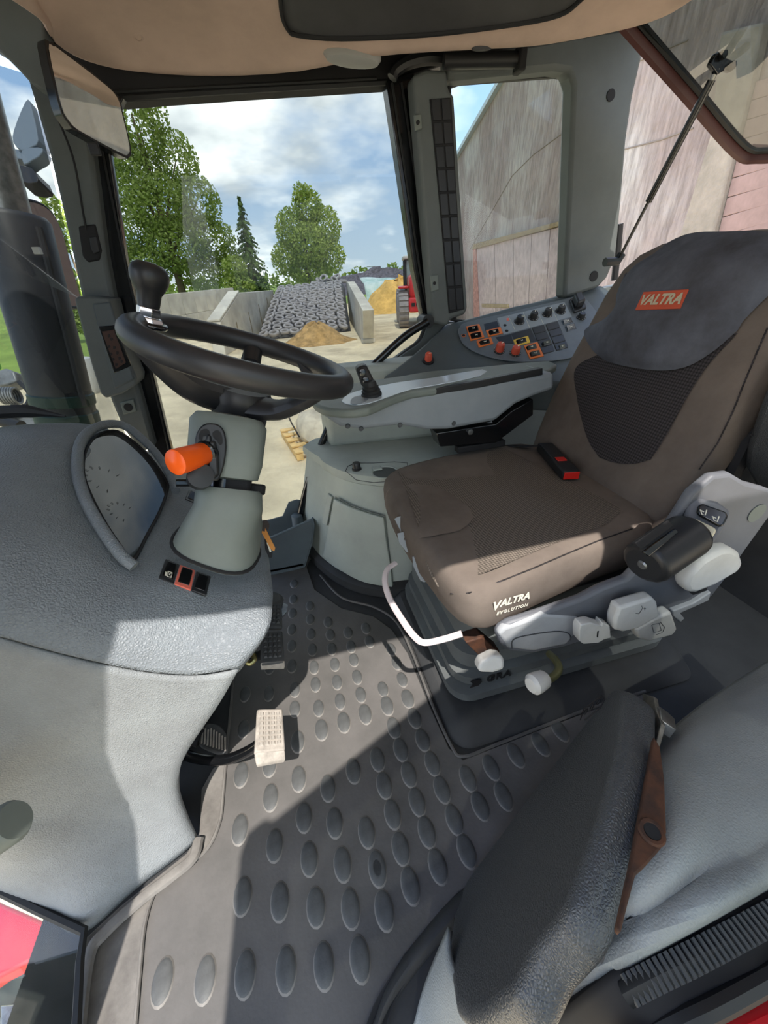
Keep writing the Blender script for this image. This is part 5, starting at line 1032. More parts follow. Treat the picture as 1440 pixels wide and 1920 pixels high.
# ---- old gable building
B0, Bn = V(4.95, -0.95, 0), V(-0.982, 0.19, 0).normalized()
def B(x, y, off=0.0): return op(x, y, B0+Bn*off, Bn)
def concrete_wall():
    m = mat('streaked_concrete', (172, 166, 156), 0.95, bump=(5, 0.8, 0.05))
    t = m.node_tree; b = t.nodes['Principled BSDF']; tc_ = t.nodes.new('ShaderNodeTexCoord'); mp_ = t.nodes.new('ShaderNodeMapping'); mp_.inputs['Scale'].default_value = (4.5, 4.5, 0.8)
    n = t.nodes.new('ShaderNodeTexNoise'); n.inputs['Scale'].default_value = 2.2; n.inputs['Detail'].default_value = 10; n.inputs['Roughness'].default_value = 0.7
    t.links.new(tc_.outputs['Object'], mp_.inputs[0]); t.links.new(mp_.outputs[0], n.inputs['Vector'])
    n2 = t.nodes.new('ShaderNodeTexNoise'); n2.inputs['Scale'].default_value = 0.55; n2.inputs['Detail'].default_value = 6; t.links.new(tc_.outputs['Object'], n2.inputs['Vector'])
    r = t.nodes.new('ShaderNodeValToRGB'); r.color_ramp.elements[0].position = 0.32; r.color_ramp.elements[0].color = rgb(120, 113, 108); r.color_ramp.elements[1].position = 0.6; r.color_ramp.elements[1].color = rgb(164, 157, 151)
    r2 = t.nodes.new('ShaderNodeValToRGB'); r2.color_ramp.elements[0].position = 0.4; r2.color_ramp.elements[0].color = rgb(214, 200, 198); r2.color_ramp.elements[1].position = 0.65; r2.color_ramp.elements[1].color = (1, 1, 1, 1)
    mxx = t.nodes.new('ShaderNodeMixRGB'); mxx.blend_type = 'MULTIPLY'; mxx.inputs[0].default_value = 1.0
    t.links.new(n.outputs[0], r.inputs[0]); t.links.new(n2.outputs[0], r2.inputs[0]); t.links.new(r.outputs[0], mxx.inputs[1]); t.links.new(r2.outputs[0], mxx.inputs[2]); t.links.new(mxx.outputs[0], b.inputs['Base Color'])
    return m
GAB = concrete_wall()
bd_ = thing('gable_building', B(1000, 620)*1.0, 'tall old concrete gable building with plank doors beside the tractor', 'building')
def down(p): return V(p.x, p.y, G)
tl, ap_, tr = B(846, 318), B(952, 140), B(1080, -75)
nearp = B0 + V(0.19, 0.982, 0)*-1.5
MB().prism([down(tl), tl, ap_, tr, V(nearp.x, nearp.y, tr.z+0.6), V(nearp.x, nearp.y, G)], -Bn*0.4).build('gable_wall', GAB, bd_)
# back side wall and roof so that it is a building
back = -Bn*9
MB().prism([down(tl), tl, tl+back*0.6, down(tl)+back*0.6], V(-0.02, -0.1, 0)*-1).build('far_wall', GAB, bd_)
sl_ = (tr-tl)
MB().prism([tl+Bn*0.15-V(0, 0, 0.02), tr+Bn*0.15, tr+Bn*0.15+V(0, 0, 0.14), tl+Bn*0.15+V(0, 0, 0.12)-sl_*0.01], -Bn*0.5).build('barge_board', mat('zinc_barge', (150, 164, 172), 0.5, metal=0.3), bd_)
# plank doors
DOORW = mat('weathered_door', (150, 134, 132), 0.9, var=(5, 0.14), bump=(18, 0.4, 0.01))
TIMB = mat('weathered_timber', (120, 104, 78), 0.9, var=(6, 0.2))
def bpoly(name, px, m, off, t, parent=bd_, bev=0.01): return MB().prism([B(x, y, off) for x, y in px], Bn*t).build(name, m, parent, bevel=bev)
bpoly('door_lintel', [(890, 468), (893, 457), (980, 435), (1080, 408), (1080, 417), (980, 444)], TIMB, 0.0, 0.12)
dl = [(895, 466), (930, 457), (966, 448), (1001, 439), (1036, 430), (1080, 418)]
bt = [(903, 640), (934, 640), (966, 640), (991, 640), (1022, 640), (1060, 640)]
for i in range(5):
    o = bpoly('door_board', [dl[i], (dl[i+1][0]-1.2, dl[i+1][1]), (bt[i+1][0]-1.2, 640), bt[i]], DOORW, 0.0, 0.05, bev=0.004)
bpoly('hinge_strap', [(904, 569), (955, 570), (955, 578), (904, 576)], TIMB, 0.05, 0.02)
bpoly('door_post', [(890, 468), (896, 466), (904, 640), (892, 640)], mat('flaking_red_post', (150, 110, 100), 0.9, var=(8, 0.2)), 0.0, 0.08)
for P_ in ([(880, 470), (960, 330), (1000, 290), (1068, 240)], [(1190, 118), (1240, 95), (1290, 75)], [(1170, 280), (1240, 262), (1300, 240)]):
    MB().tube([B(x, y, 0.004) for x, y in P_], 0.012, 5).build('wall_joint', mat('joint_dark%d' % P_[0][0], (110, 100, 92), 0.95), bd_)
# pilaster and plank bay
PIL = mat('rough_render', (134, 124, 112), 0.95, var=(3, 0.12), bump=(22, 0.6, 0.02))
bpoly('pilaster', [(1370, 60), (1452, 40), (1420, 178), (1352, 446), (1330, 540), (1266, 560), (1290, 444), (1351, 249)], PIL, 0.0, 0.14, bev=0.03)
PLK = mat('pink_plank', (134, 110, 103), 0.85, var=(4, 0.08), bump=(20, 0.3, 0.01))
for i in range(11):
    def L_(k): y = 152+k*36.5; return (1420-(y-178)*0.252, y)
    a, b = L_(i), L_(i+0.96); dx = 150
    bpoly('plank', [a, (a[0]+dx, a[1]-dx*0.30), (b[0]+dx, b[1]-dx*0.27), b], PLK, 0.01, 0.06, bev=0.006)
# lower machine silhouette behind the rear corner post
hk2 = thing('hitch_lever_outside', V(1.25, 1.47, 0.8), 'slim dark lever and bracket outside the rear corner post', 'lever')
MB().tube([oy(1162, 420, 1.465), oy(1158, 470, 1.465), oy(1152, 525, 1.465)], 0.012, 8).build('lever_arm', BLKM, hk2)
MB().prism([oy(x, y, 1.465) for x, y in [(1158, 420), (1170, 419), (1165, 445), (1158, 470)]], (0, 0.03, 0)).build('lever_bracket', BLKM, hk2, bevel=0.003)
# ---- silage clamp
lw0, lwn = V(-1.15, 20.5, 0), V(-7.5, 1.53, 0).normalized()
wl_ = thing('clamp_wall', V(-1.6, 20, G), 'sloping concrete clamp wall at the left side of the tyre heap', 'wall')
def LW(x, y): return op(x, y, lw0, lwn)
wp2 = [LW(413, 624), LW(413, 604), LW(449, 549), LW(512, 544), LW(515, 560), LW(481, 641)]
wp2 = [V(wp2[0].x, wp2[0].y, G)] + wp2[1:4] + [V(wp2[3].x, wp2[3].y, G)]
MB().prism(wp2, lwn*0.45).build('wall_slab', CONC, wl_, bevel=0.02)
MB().prism([p+V(0, 0, 0.02) for p in wp2[1:3]]+[p+V(0, 0, 0.10)+lwn*0 for p in wp2[1:3][::-1]], lwn*0.47).build('sloping_cap', CONC, wl_, bevel=0.02)
for k in range(1, 5):
    a = wp2[0].lerp(wp2[4], k/5); MB().tube([V(a.x, a.y, G)-lwn*0.004, V(a.x, a.y, -0.55+0.2*k)-lwn*0.004], 0.02, 4).build('panel_joint', TIMB, wl_)
rw0, rwn = V(3.42, 16.86, 0), V(9, -1.2, 0).normalized()
wr_ = thing('clamp_wall', V(3.8, 18, G), 'sloping concrete clamp wall at the right side of the tyre heap', 'wall')
def RW(x, y): return op(x, y, rw0, rwn)
pb = [RW(681, 642), RW(680, 582), RW(652, 529)]
far_ = pb[2] + (V(1.2, 9, 0)*0.25); wp3 = [V(pb[0].x, pb[0].y, G), pb[1], pb[2], far_, V(far_.x, far_.y, G)]
MB().prism(wp3, rwn*0.42).build('wall_slab', CONC, wr_, bevel=0.02)
MB().box(V(pb[0].x+0.2, pb[0].y-0.05, G+0.08), (0.5, 0.3, 0.16)).build('footing', CONC, wr_, bevel=0.02)
fw_ = thing('back_wall', oz(370, 620, G), 'long pale concrete block wall behind the steering wheel', 'wall')
e0, e1 = oz(250, 655, G), oz(452, 606, G); ed = (e1-e0); en = V(0, 0, 1).cross(ed).normalized()
for r in range(2):
    for k in range(9):
        a, b = e0+ed*(k/9)+ed.normalized()*0.01, e0+ed*((k+1)/9)-ed.normalized()*0.01; hgt = 2.0+0.12*(k/9); z0, z1 = G+hgt*r/2+0.005, G+hgt*(r+1)/2-0.005
        MB().prism([V(a.x, a.y, z0), V(b.x, b.y, z0), V(b.x, b.y, z1), V(a.x, a.y, z1)], en*0.3).build('concrete_block', CONC, fw_, bevel=0.015)
# tyre heap
heap = thing('clamp_cover', V(2, 23, G), 'dark sheet sloping under the tyre heap', 'tarpaulin')
q0, q1, q2, q3 = oz(480, 640, G), oz(658, 621, G), V(4.75, 28.2, 0.60), V(0.55, 28.2, 0.52)
MB().prism([q0, q1, V(4.75, 28.2, G), V(0.55, 28.2, G)], (0, 0, 0.01)).build('sheet_base', BLKM, heap)
MB().grid([[q0, q0.lerp(q1, 0.5), q1], [q0.lerp(q3, 0.5)+V(0, 0, 0.05), (q0+q1+q2+q3)/4+V(0, 0, 0.12), q1.lerp(q2, 0.5)+V(0, 0, 0.05)], [q3, q3.lerp(q2, 0.5), q2], [q3+V(0, 4, -0.1), q3.lerp(q2, 0.5)+V(0, 4, 0), q2+V(0, 4, -0.1)]], 5, 5).build('sheet', mat('black_sheet', (62, 62, 64), 0.6), heap, solid=0.03)
TYRE = mat('tyre_rubber', (146, 142, 142), 0.85, var=(3, 0.15))
tb = MB(); prof_t = [(0.175, -0.07), (0.17, 0.0), (0.175, 0.07), (0.215, 0.095), (0.275, 0.09), (0.305, 0.06), (0.31, 0.0), (0.305, -0.06), (0.275, -0.09), (0.215, -0.095)]
nt_ = 14; vs = []
for r, h in prof_t: vs += [V(r*math.cos(2*math.pi*k/nt_), r*math.sin(2*math.pi*k/nt_), h) for k in range(nt_)]
fs_ = [(i*nt_+j, i*nt_+(j+1) % nt_, ((i+1) % len(prof_t))*nt_+(j+1) % nt_, ((i+1) % len(prof_t))*nt_+j) for i in range(len(prof_t)) for j in range(nt_)]
tb.add(vs, fs_); t0 = tb.build('car_tyre', TYRE, None, ang=60); tyme = t0.data
WM.pop(t0.name, None); bpy.data.objects.remove(t0)
def tyre(p, n, s, label, group):
    x, y, z = frame(n, V(math.cos(random.random()*6), math.sin(random.random()*6), 0.1))
    o = inst('car_tyre', tyme, None, mtx(p-z*0.095*s*0 , x*s, y*s, z*s)); tag(o, label, 'tyre', group); return o
ORD = ['lowest', 'second', 'third', 'fourth', 'fifth', 'sixth', 'seventh', 'eighth', 'ninth', 'tenth', 'eleventh', 'twelfth', 'thirteenth', 'topmost']
POS = ['first', 'second', 'third', 'fourth', 'fifth', 'sixth', 'seventh', 'eighth', 'ninth']
nr = 14
for r in range(nr):
    v = (r+0.2)/nr; nc = 8 if r % 2 else 9
    for c in range(nc):
        u = 0.035+0.93*(c+0.5)/nc
        a, b = q0.lerp(q3, v), q1.lerp(q2, v); p = a.lerp(b, u) + V(0, 0, 0.16+0.13*math.sin(math.pi*u)*math.sin(math.pi*v)) + V(random.uniform(-.03, .03), random.uniform(-.05, .05), random.uniform(-.01, .02))
        nrm = V(random.uniform(-.10, .10) + (-0.25 if c == 0 else 0.25 if c == nc-1 else 0), -0.27+random.uniform(-.12, .05), 1)
        tyre(p, nrm, random.uniform(0.76, 0.82), 'old tyre on the clamp slope, %s row up, %s from the steering wheel side' % (ORD[r], POS[c]), 'tyres on the clamp')
for k in range(7):
    tyre(V(3.0+k*0.3, 28.5+0.35*(k % 2), 0.72+0.13*(k % 3)), V(0.5*math.sin(k*2.1), -0.5+0.4*math.cos(k), 0.7), 0.85, 'tyre tumbled on the crest of the clamp, %s from the steering wheel side' % POS[k], 'tyres on the crest')
# earth heap and yellow silage
def mound(name, m, c, rx, ry, h, label, cat, seed):
    random.seed(seed); b = MB(); rows_ = []
    for i in range(9):
        t = i/8; rows_.append([V(c.x+rx*t*math.cos(2*math.pi*k/24)*(1+random.uniform(-.08, .08)), c.y+ry*t*math.sin(2*math.pi*k/24)*(1+random.uniform(-.08, .08)), c.z+h*(0.5+0.5*math.cos(math.pi*t))*(1+random.uniform(-.18, .18)) - (0.02 if i == 8 else 0)) for k in range(24)])
    b.loft(rows_[::-1]); o = b.build(name, m, None, ang=70); tag(o, label, cat, kind='stuff'); return o
mound('earth_heap', mat('brown_earth', (164, 132, 86), 0.95, var=(4, 0.25), bump=(8, 1.0, 0.06)), oz(596, 642, G), 1.75, 1.2, 0.72, 'low brown heap of loose feed in front of the tyre heap', 'heap', 3)
mound('silage_heap', mat('yellow_silage', (214, 172, 96), 0.95, var=(2, 0.15), bump=(6, 1.0, 0.08)), V(9.4, 31.5, G), 4.0, 3.4, 2.0, 'yellow silage heap beyond the clamp wall', 'heap', 5)
# crumpled tarpaulin and distant clamp
random.seed(11)
tp_ = MB(); tp_.grid([[V(8+i*0.9, 36+j*0.9, (-1.25 if j == 0 else 0.15+0.2*j+random.uniform(-.18, .18))) for i in range(8)] for j in range(4)], 3, 3)
o_ = tp_.build('green_tarpaulin', mat('green_tarp', (120, 168, 152), 0.6, var=(1.2, 0.3), var2=(215, 222, 222)), None, solid=0.03); tag(o_, 'crumpled green and white tarpaulin above the silage heap', 'tarpaulin')
o_ = mound('distant_clamp', mat('grey_tyre_cover', (88, 84, 90), 0.9, var=(3, 0.4), bump=(3, 1.0, 0.2)), V(18, 70, G), 16, 8, 3.1, 'grey tyre covered clamp on the skyline', 'clamp', 9)
# ---- wheel loader
wlr = thing('wheel_loader', V(7.6, 21.4, G), 'red wheel loader parked beyond the clamp wall', 'loader')
fy_ = V(0.25, 0.97, 0).normalized(); fx_ = V(0.97, -0.25, 0).normalized(); fz_ = V(0, 0, 1)
def wheel_(c, r, wd, parent):
    o = MB().lathe([(r*0.45, -wd/2), (r*0.8, -wd/2), (r*0.95, -wd/2*0.85), (r*0.97, 0), (r*0.95, wd/2*0.85), (r*0.8, wd/2), (r*0.45, wd/2)], c, fx_, 28).build('wheel', TYRE, parent)
    for k in range(20):
        a = 2*math.pi*k/20; x, y, z = frame(fx_, V(0, 0, 1)); e = x*math.cos(a)+y*math.sin(a)
        for sd in (-1, 1): MB().box(c+e*r*0.985+fx_*(sd*wd*0.22), (0.07, 0.10, wd*0.42), (e, z.cross(e), z)).build('tread_lug', TYRE, o)
    MB().lathe([(r*0.42, -wd*0.4), (r*0.3, -wd*0.45), (r*0.1, -wd*0.5)], c, fx_, 20).build('wheel_hub', RED, o)
W0 = oz(757, 614, G)+V(0, 0, 0.80)
for o_ in (V(0, 0, 0), fx_*1.75, fy_*2.7, fx_*1.75+fy_*2.7): wheel_(W0+o_, 0.80, 0.5, wlr)
MB().box(W0+fx_*0.85+fy_*0.5+V(0, 0, 0.95), (1.15, 2.0, 1.0), (fx_, fy_, fz_)).build('engine_cover', REDP, wlr, bevel=0.2, seg=4)
MB().box(W0+fx_*0.85-fy_*0.62+V(0, 0, 0.22), (1.25, 0.5, 0.62), (fx_, fy_, fz_)).build('counterweight', REDP, wlr, bevel=0.08)
for dx in (-0.42, -0.2): MB().box(W0+fx_*(0.85+dx)-fy_*0.88+V(0, 0, 0.24), (0.17, 0.04, 0.15), (fx_, fy_, fz_)).build('tail_lamp', BLKM, wlr)
for s_ in (0.02, 1.73): MB().box(W0+fx_*s_+fy_*0.25+V(0, 0, 0.95), (0.5, 1.3, 0.10), (fx_, fy_, fz_)).build('wheel_guard', REDP, wlr, bevel=0.04)
cbp = W0+fx_*0.85+fy_*2.1
MB().box(cbp+V(0, 0, 0.35), (1.3, 1.5, 0.9), (fx_, fy_, fz_)).build('cab_body', BLKM, wlr, bevel=0.05)
MB().box(cbp+V(0, 0, 1.45), (1.25, 1.4, 1.3), (fx_, fy_, fz_)).build('cab_glass', mat('loader_glass', (120, 140, 142), 0.1, spec=0.7), wlr, bevel=0.05)
for sx in (-0.64, 0.64):
    for sy in (-0.7, 0.7): MB().box(cbp+V(0, 0, 1.45)+fx_*sx+fy_*sy, (0.1, 0.1, 1.35), (fx_, fy_, fz_)).build('cab_post', BLKM, wlr)
MB().box(cbp+V(0, 0, 2.18), (1.5, 1.7, 0.16), (fx_, fy_, fz_)).build('cab_roof', WHITE, wlr, bevel=0.05)
# ---- pallet with a sack
pz = oz(573, 862, G)
WOOD = mat('pallet_wood', (214, 180, 120), 0.85, var=(6, 0.15))
pt = thing('wooden_pallet', pz, 'pale wooden pallet on the sand below the side window', 'pallet')
px_, py_ = V(0.98, 0.16, 0), V(-0.16, 0.98, 0)
po = oz(557, 866, G)
for k in range(5): MB().box(po+px_*0.45+py_*(0.06+k*0.27)+V(0, 0, 0.13), (0.9, 0.12, 0.022), (px_, py_, V(0, 0, 1))).build('deck_slat', WOOD, pt)
for k in range(3): MB().box(po+px_*(0.06+k*0.39)+py_*0.6+V(0, 0, 0.06), (0.1, 1.2, 0.10), (px_, py_, V(0, 0, 1))).build('stringer', WOOD, pt)
random.seed(4)
sk = MB(); sk.loft([[po+px_*(0.5+0.30*s*math.cos(2*math.pi*k/16)*(1+random.uniform(-.1, .1)))+py_*(0.6+0.5*s*math.sin(2*math.pi*k/16)*(1+random.uniform(-.1, .1)))+V(0, 0, h+random.uniform(-.03, .03)) for k in range(16)] for h, s in ((0.145, 0.95), (0.22, 1.05), (0.36, 1.0), (0.46, 0.75), (0.5, 0.3))])
o_ = sk.build('canvas_sack', mat('sack_cloth', (196, 184, 162), 0.95, var=(5, 0.12)), None); tag(o_, 'lumpy beige sack lying on the wooden pallet', 'sack')
o_ = MB().tube(cr([po+V(x, y, z) for x, y, z in [(0.1, 0.5, 0.2), (0.0, 0.9, 0.5), (0.25, 1.2, 0.75), (0.5, 0.9, 0.6), (0.8, 0.5, 0.55), (0.95, 0.9, 0.3)]], 6), 0.012, 6).build('loose_wire', BLKM, None); tag(o_, 'dark loose wire curling over the sack', 'wire')
# ---- trees
def leafmat(name, c1, c2, tr):
    m = mat(name, c1, 0.8, var=(0.9, 0.1), var2=c2, spec=0.2); t = m.node_tree; b = t.nodes['Principled BSDF']; o = t.nodes['Material Output']
    tl_ = t.nodes.new('ShaderNodeBsdfTranslucent'); tl_.inputs[0].default_value = rgb(*tr); ms = t.nodes.new('ShaderNodeMixShader'); ms.inputs[0].default_value = 0.3
    t.links.new(b.outputs[0], ms.inputs[1]); t.links.new(tl_.outputs[0], ms.inputs[2]); t.links.new(ms.outputs[0], o.inputs['Surface'])
    return m
LEAF1 = leafmat('broad_leaf', (94, 110, 56), (150, 164, 94), (150, 180, 60))
LEAF2 = leafmat('spruce_needle', (62, 86, 48), (112, 132, 74), (90, 120, 50))
LEAF3 = leafmat('fresh_leaf', (114, 132, 64), (174, 184, 106), (160, 190, 70))
BARK = mat('bark', (98, 84, 70), 0.95, bump=(12, 0.6, 0.03))
def cards(b, lobes, n, s, rnd, hang=0.0):
    tot = sum(r[3]*r[4]*r[5] for r in lobes) ; V4 = b.v; F4 = b.f
    for lx_, ly_, lz_, rx, ry, rz in lobes:
        k = int(n*rx*ry*rz/tot)
        for _ in range(k):
            while True:
                x, y, z = rnd.uniform(-1, 1), rnd.uniform(-1, 1), rnd.uniform(-1, 1); d = x*x+y*y+z*z
                if 0.25 < d < 1: break
            c = V(lx_+x*rx, ly_+y*ry, lz_+z*rz); a = V(rnd.uniform(-1, 1), rnd.uniform(-1, 1), rnd.uniform(-1, 1)-hang).normalized(); e = a.cross(V(rnd.uniform(-1, 1), rnd.uniform(-1, 1), rnd.uniform(-1, 1))).normalized()
            q = s*rnd.uniform(0.6, 1.3); i = len(V4); V4 += [c-a*q, c+e*q*0.6, c+a*q, c-e*q*0.6]; F4.append((i, i+1, i+2, i+3))
def leaf_obj(b, name, m, parent):
    me = bpy.data.meshes.new(name); me.from_pydata([tuple(v) for v in b.v], [], b.f); me.update(); me.materials.append(m)
    return link(bpy.data.objects.new(name, me), parent, Matrix.Identity(4))
def tree(label, base, lobes, n, s, lm, seed, tr=0.25, name='broadleaf_tree', grp='trees beyond the yard'):
    rnd = random.Random(seed); base = V(base.x, base.y, G); t = thing(name, base, label, 'tree', grp)
    b = MB(); cards(b, lobes, n, s, rnd); leaf_obj(b, 'crown', lm, t)
    zt = max(l[2] for l in lobes); MB().tube([base, V(base.x+0.1, base.y, (G+zt)/2), V(base.x, base.y, zt)], [tr, tr*0.75, tr*0.2], 8).build('trunk', BARK, t)
    for l in lobes[:8]: MB().tube([V(base.x, base.y, G+(l[2]-G)*0.55), V((base.x+l[0])/2, (base.y+l[1])/2, (l[2]+G+(l[2]-G)*0.6)/2), V(l[0], l[1], l[2])], [tr*0.5, tr*0.3, tr*0.1], 6).build('branch', BARK, t)
    return t
def lob(px, py, Y, r, rz=None): p = oy(px, py, Y); return (p.x, p.y, p.z, r, r, rz or r)
tree('tall spreading broadleaf tree behind the steering wheel knob', oy(345, 560, 50), [lob(262, 240, 50, 2.0, 2.6), lob(250, 330, 50, 2.6, 2.4), lob(330, 300, 50.5, 2.0, 2.2), lob(300, 390, 49, 3.0, 2.6), lob(370, 380, 50, 2.2, 2.2), lob(240, 430, 51, 2.6, 2.4), lob(335, 460, 49, 3.0, 2.4), lob(400, 450, 50, 2.2, 2.0), lob(270, 500, 50, 2.8, 1.8), lob(380, 515, 50, 2.4, 1.5), lob(430, 490, 50.5, 1.6, 1.5), lob(225, 290, 51, 1.7, 2.0), lob(290, 215, 50, 1.2, 1.6)], 24000, 0.16, LEAF1, 2, 0.4)
rnd = random.Random(5); spb = oy(478, 545, 48); tsp = thing('spruce_tree', V(spb.x, spb.y, G), 'narrow pointed dark spruce between the broadleaf trees', 'tree', 'trees beyond the yard')
b = MB(); topz = oy(462, 372, 48).z; hh = topz-G
for k in range(24):
    t = k/23; z = G+1.0+(hh-1.0)*t; r = 2.3*(1-t)**0.85+0.08
    for j in range(max(4, int(11*(1-t))+3)):
        a = rnd.uniform(0, 6.28); tip = r*rnd.uniform(0.75, 1.1)
        for q in range(16):
            f = (q+1)/16; c = V(spb.x+0.2*t+math.cos(a)*tip*f, spb.y+math.sin(a)*tip*f, z-0.35*tip*f*f+rnd.uniform(-.08, .08)); e = V(rnd.uniform(-1, 1), rnd.uniform(-1, 1), -0.5).normalized(); s2 = e.cross(V(math.cos(a), math.sin(a), 0.3)).normalized(); w2 = 0.20*(1.15-f*0.5)
            i = len(b.v); b.v += [c-s2*w2, c+e*w2*0.9, c+s2*w2, c-e*w2*0.5]; b.f.append((i, i+1, i+2, i+3))
leaf_obj(b, 'crown', LEAF2, tsp); MB().tube([V(spb.x, spb.y, G), V(spb.x+0.2, spb.y, topz)], [0.22, 0.02], 8).build('trunk', BARK, tsp)
tree('rounded light green tree standing above the tyre heap', oy(580, 540, 50), [lob(575, 388, 50, 1.6, 1.8), lob(548, 430, 50, 1.8, 1.9), lob(608, 425, 50, 1.8, 1.9), lob(580, 460, 49, 2.3, 2.0), lob(540, 485, 50, 1.8, 1.7), lob(615, 480, 50, 1.9, 1.8), lob(578, 505, 50, 2.2, 1.5), lob(565, 365, 50, 0.9, 1.1)], 14000, 0.155, LEAF3, 8, 0.28)
tree('small pale green bush at the foot of the pointed spruce', oy(455, 540, 46), [lob(440, 505, 46, 1.2), lob(450, 535, 46, 1.5, 1.0)], 2200, 0.15, LEAF3, 12, 0.08, 'leafy_bush')
tree('leafy bush growing behind the outside mirror', oy(112, 430, 26), [lob(112, 420, 26, 0.7, 1.2), lob(125, 540, 26, 0.9, 1.0), lob(132, 590, 26, 1.0, 1.0)], 2600, 0.12, LEAF3, 14, 0.08, 'leafy_bush')
# distant wood along the skyline
rnd = random.Random(21); b = MB()
for k in range(110):
    a = math.radians(-75+150*k/109); d = 190+rnd.uniform(-12, 12); h = rnd.uniform(2.2, 4.6)
    cards(b, [(d*math.sin(a), d*math.cos(a), G+h*0.55, 4.2, 3, h)], 60, 1.1, rnd)
o_ = leaf_obj(b, 'distant_treeline', LEAF1, None); tag(o_, 'low dark wood along the far horizon', 'wood', kind='stuff')
# pylon on the skyline
py0 = oy(697, 522, 120); pyl = thing('power_pylon', V(py0.x, py0.y, G), 'thin lattice power pylon on the skyline', 'pylon')
for sx in (-1, 1): MB().tube([V(py0.x+sx*0.9, py0.y, G), V(py0.x+sx*0.12, py0.y, oy(697, 502, 120).z)], 0.09, 4).build('pylon_leg', STEEL, pyl)
for k in range(2): MB().tube([V(py0.x-1.2, py0.y, 2.2+k*0.9), V(py0.x+1.2, py0.y, 2.2+k*0.9)], 0.08, 4).build('cross_arm', STEEL, pyl)
# ---- fittings on the outside of the cab: exhaust stack, outside mirror, work lamp, coupler
ex = thing('exhaust_stack', at(132, 778, 1.75), 'thick dark exhaust stack with green clamp bands outside the windscreen', 'exhaust')
e0 = at(132, 800, 1.75); best = None
for k in range(400):
    d = 1.0+k*0.01; p = at(22, 400, d); q = (V(p.x, p.y, 0)-V(e0.x, e0.y, 0)).length
    if best is None or q < best[0]: best = (q, p)
e1 = best[1]; ed_ = (e1-e0).normalized()
EXM = mat('exhaust_black', (44, 46, 50), 0.45, var=(6, 0.12))
GRN = mat('dark_green_band', (34, 62, 54), 0.5)
MB().lathe([(0.112, -0.35), (0.112, 0.0), (0.112, (e1-e0).length*0.98), (0.10, (e1-e0).length), (0.095, (e1-e0).length)], e0, ed_, 30).build('heat_shield', EXM, ex)
MB().lathe([(0.06, (e1-e0).length), (0.055, (e1-e0).length+0.5)], e0, ed_, 20).build('tail_pipe', STEEL, ex)
for h0, h1 in ((0.0, 0.07), (0.10, 0.15)): MB().lathe([(0.113, h0), (0.119, h0+0.005), (0.119, h1-0.005), (0.113, h1)], e0, ed_, 30, cap=False).build('clamp_band', GRN, ex)
MB().box(at(70, 470, (at(70, 470, 1)-CAM).dot(FW)*0+((e1-CAM).dot(FW)-0.10)), (0.02, 0.02, 0.02)).build('bolt', WHITE, ex)
MB().tube([e0+ed_*0.1+V(0.10, -0.06, 0), e1+V(0.10, -0.06, 0)-ed_*0.05], 0.012, 8).build('seam_strip', EXM, ex)
om = thing('outside_mirror', at(100, 580, 2.4), 'large outside mirror behind the exhaust stack reflecting a concrete wall', 'mirror')
mn2 = V(0.86, -0.50, 0.02).normalized(); mo2 = at(90, 480, 2.3)
mpx = [(10, 392), (25, 378), (60, 376), (92, 392), (115, 430), (132, 490), (150, 552), (149, 570), (138, 578), (60, 585), (20, 580)]
mq = cr([op(x, y, mo2, mn2) for x, y in mpx], 3, True); mc = sum(mq, V(0, 0, 0))/len(mq)
MB().prism([mc+(p-mc)*1.03 for p in mq], mn2*-0.05).build('mirror_shell', BLK, om, bevel=0.01)
MB().prism([mc+(p-mc)*0.97+mn2*0.002 for p in mq], mn2*-0.004).build('mirror_glass', MIRROR, om)
MB().tube([op(118, 575, mo2, mn2), op(148, 577, mo2, mn2)], 0.01, 8).build('mirror_stay', BLK, om)
MB().tube(cr([at(-20, 300, 2.2), at(4, 330, 2.2), at(18, 365, 2.25), at(30, 385, 2.28)], 4), 0.018, 8).build('mirror_arm', BLK, om)
wlamp = thing('work_lamp', at(45, 250, 2.1), 'dark bracketed work lamp hanging outside the windscreen top', 'lamp')
GLP = mat('lamp_bracket', (104, 116, 128), 0.5)
def wl2(name, px, d, m, t): return MB().prism(cr([at(x, y, d) for x, y in px], 2, True), FW*t).build(name, m, wlamp, bevel=0.004)
wl2('bracket', [(25, 245), (40, 205), (52, 185), (60, 205), (72, 262), (60, 275), (40, 282), (24, 266)], 2.1, GLP, 0.08)
wl2('bracket_arm', [(0, 300), (18, 280), (40, 282), (46, 300), (26, 296), (14, 320), (26, 372), (18, 372), (2, 330)], 2.12, GLP, 0.05)
wl2('lamp_head', [(24, 313), (30, 308), (58, 314), (68, 328), (70, 342), (36, 340)], 2.1, BLK, 0.10)
wl2('lamp_cover', [(40, 282), (60, 276), (80, 278), (74, 292), (60, 300), (44, 308)], 2.1, GLP, 0.06)
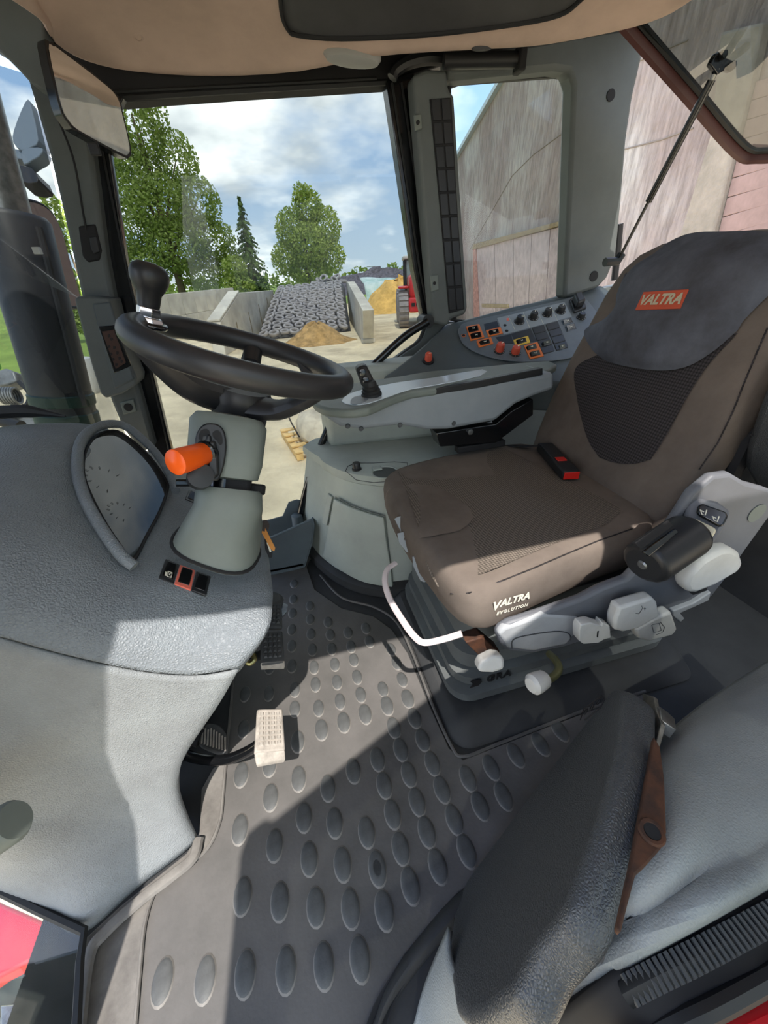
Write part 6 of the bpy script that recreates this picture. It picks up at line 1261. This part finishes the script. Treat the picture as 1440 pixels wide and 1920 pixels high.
cpl = thing('hydraulic_coupler', at(30, 760, 2.3), 'grey metal hydraulic coupler with hoses outside beside the exhaust', 'coupler')
MET = mat('dull_metal', (132, 134, 134), 0.45, metal=0.5, var=(14, 0.2))
MB().prism([at(x, y, 2.3) for x, y in [(-20, 700), (10, 690), (26, 696), (32, 715), (12, 722), (-20, 728)]], FW*0.1).build('coupler_block', MET, cpl, bevel=0.01)
for k in range(6): MB().tube(ngon(at(6+k*5, 742, 2.28), V(0, 0, 1), V(0, 1, 0), 0.045, 0.045, 14), 0.008, 6, closed=True).build('spring_coil', MET, cpl)
MB().tube(cr([at(36, 716, 2.25), at(54, 735, 2.25), at(52, 758, 2.25), at(30, 768, 2.28), at(14, 785, 2.3)], 5), 0.014, 8).build('hose', BLK, cpl)
MB().prism([at(x, y, 2.32) for x, y in [(8, 762), (26, 755), (30, 775), (70, 778), (74, 800), (10, 806)]], FW*0.1).build('coupler_arm', MET, cpl, bevel=0.01)
MB().tube([at(8, 790, 2.2), at(40, 800, 2.2)], 0.035, 12).build('coupler_pin', BLK, cpl)
grn = thing('green_implement', at(0, 680, 8), 'bright green implement body standing beyond the exhaust stack', 'implement')
gb0 = oz(-30, 735, G)
MB().loft([[gb0+V(0.9*s*math.cos(2*math.pi*k/16)-0.2, 0.7*s*math.sin(2*math.pi*k/16), h) for k in range(16)] for h, s in ((0.35, 0.5), (0.55, 0.95), (1.0, 1.05), (1.35, 0.9), (1.5, 0.3))]).build('tank', mat('green_paint', (40, 150, 60), 0.35), grn)
MB().box(gb0+V(-0.2, 0, 0.19), (1.0, 0.8, 0.38)).build('stand', BLKM, grn)
wb = oz(172, 735, G)
o_ = MB().loft([[wb+V(0.4*s*math.cos(2*math.pi*k/14), 0.4*s*math.sin(2*math.pi*k/14), h) for k in range(14)] for h, s in ((0.0, 0.9), (0.1, 1.0), (0.7, 0.95), (0.85, 0.8), (0.9, 0.3))]).build('white_bag', WHITE, None); tag(o_, 'white filled bulk bag on the sand beside the exhaust stack', 'bag')
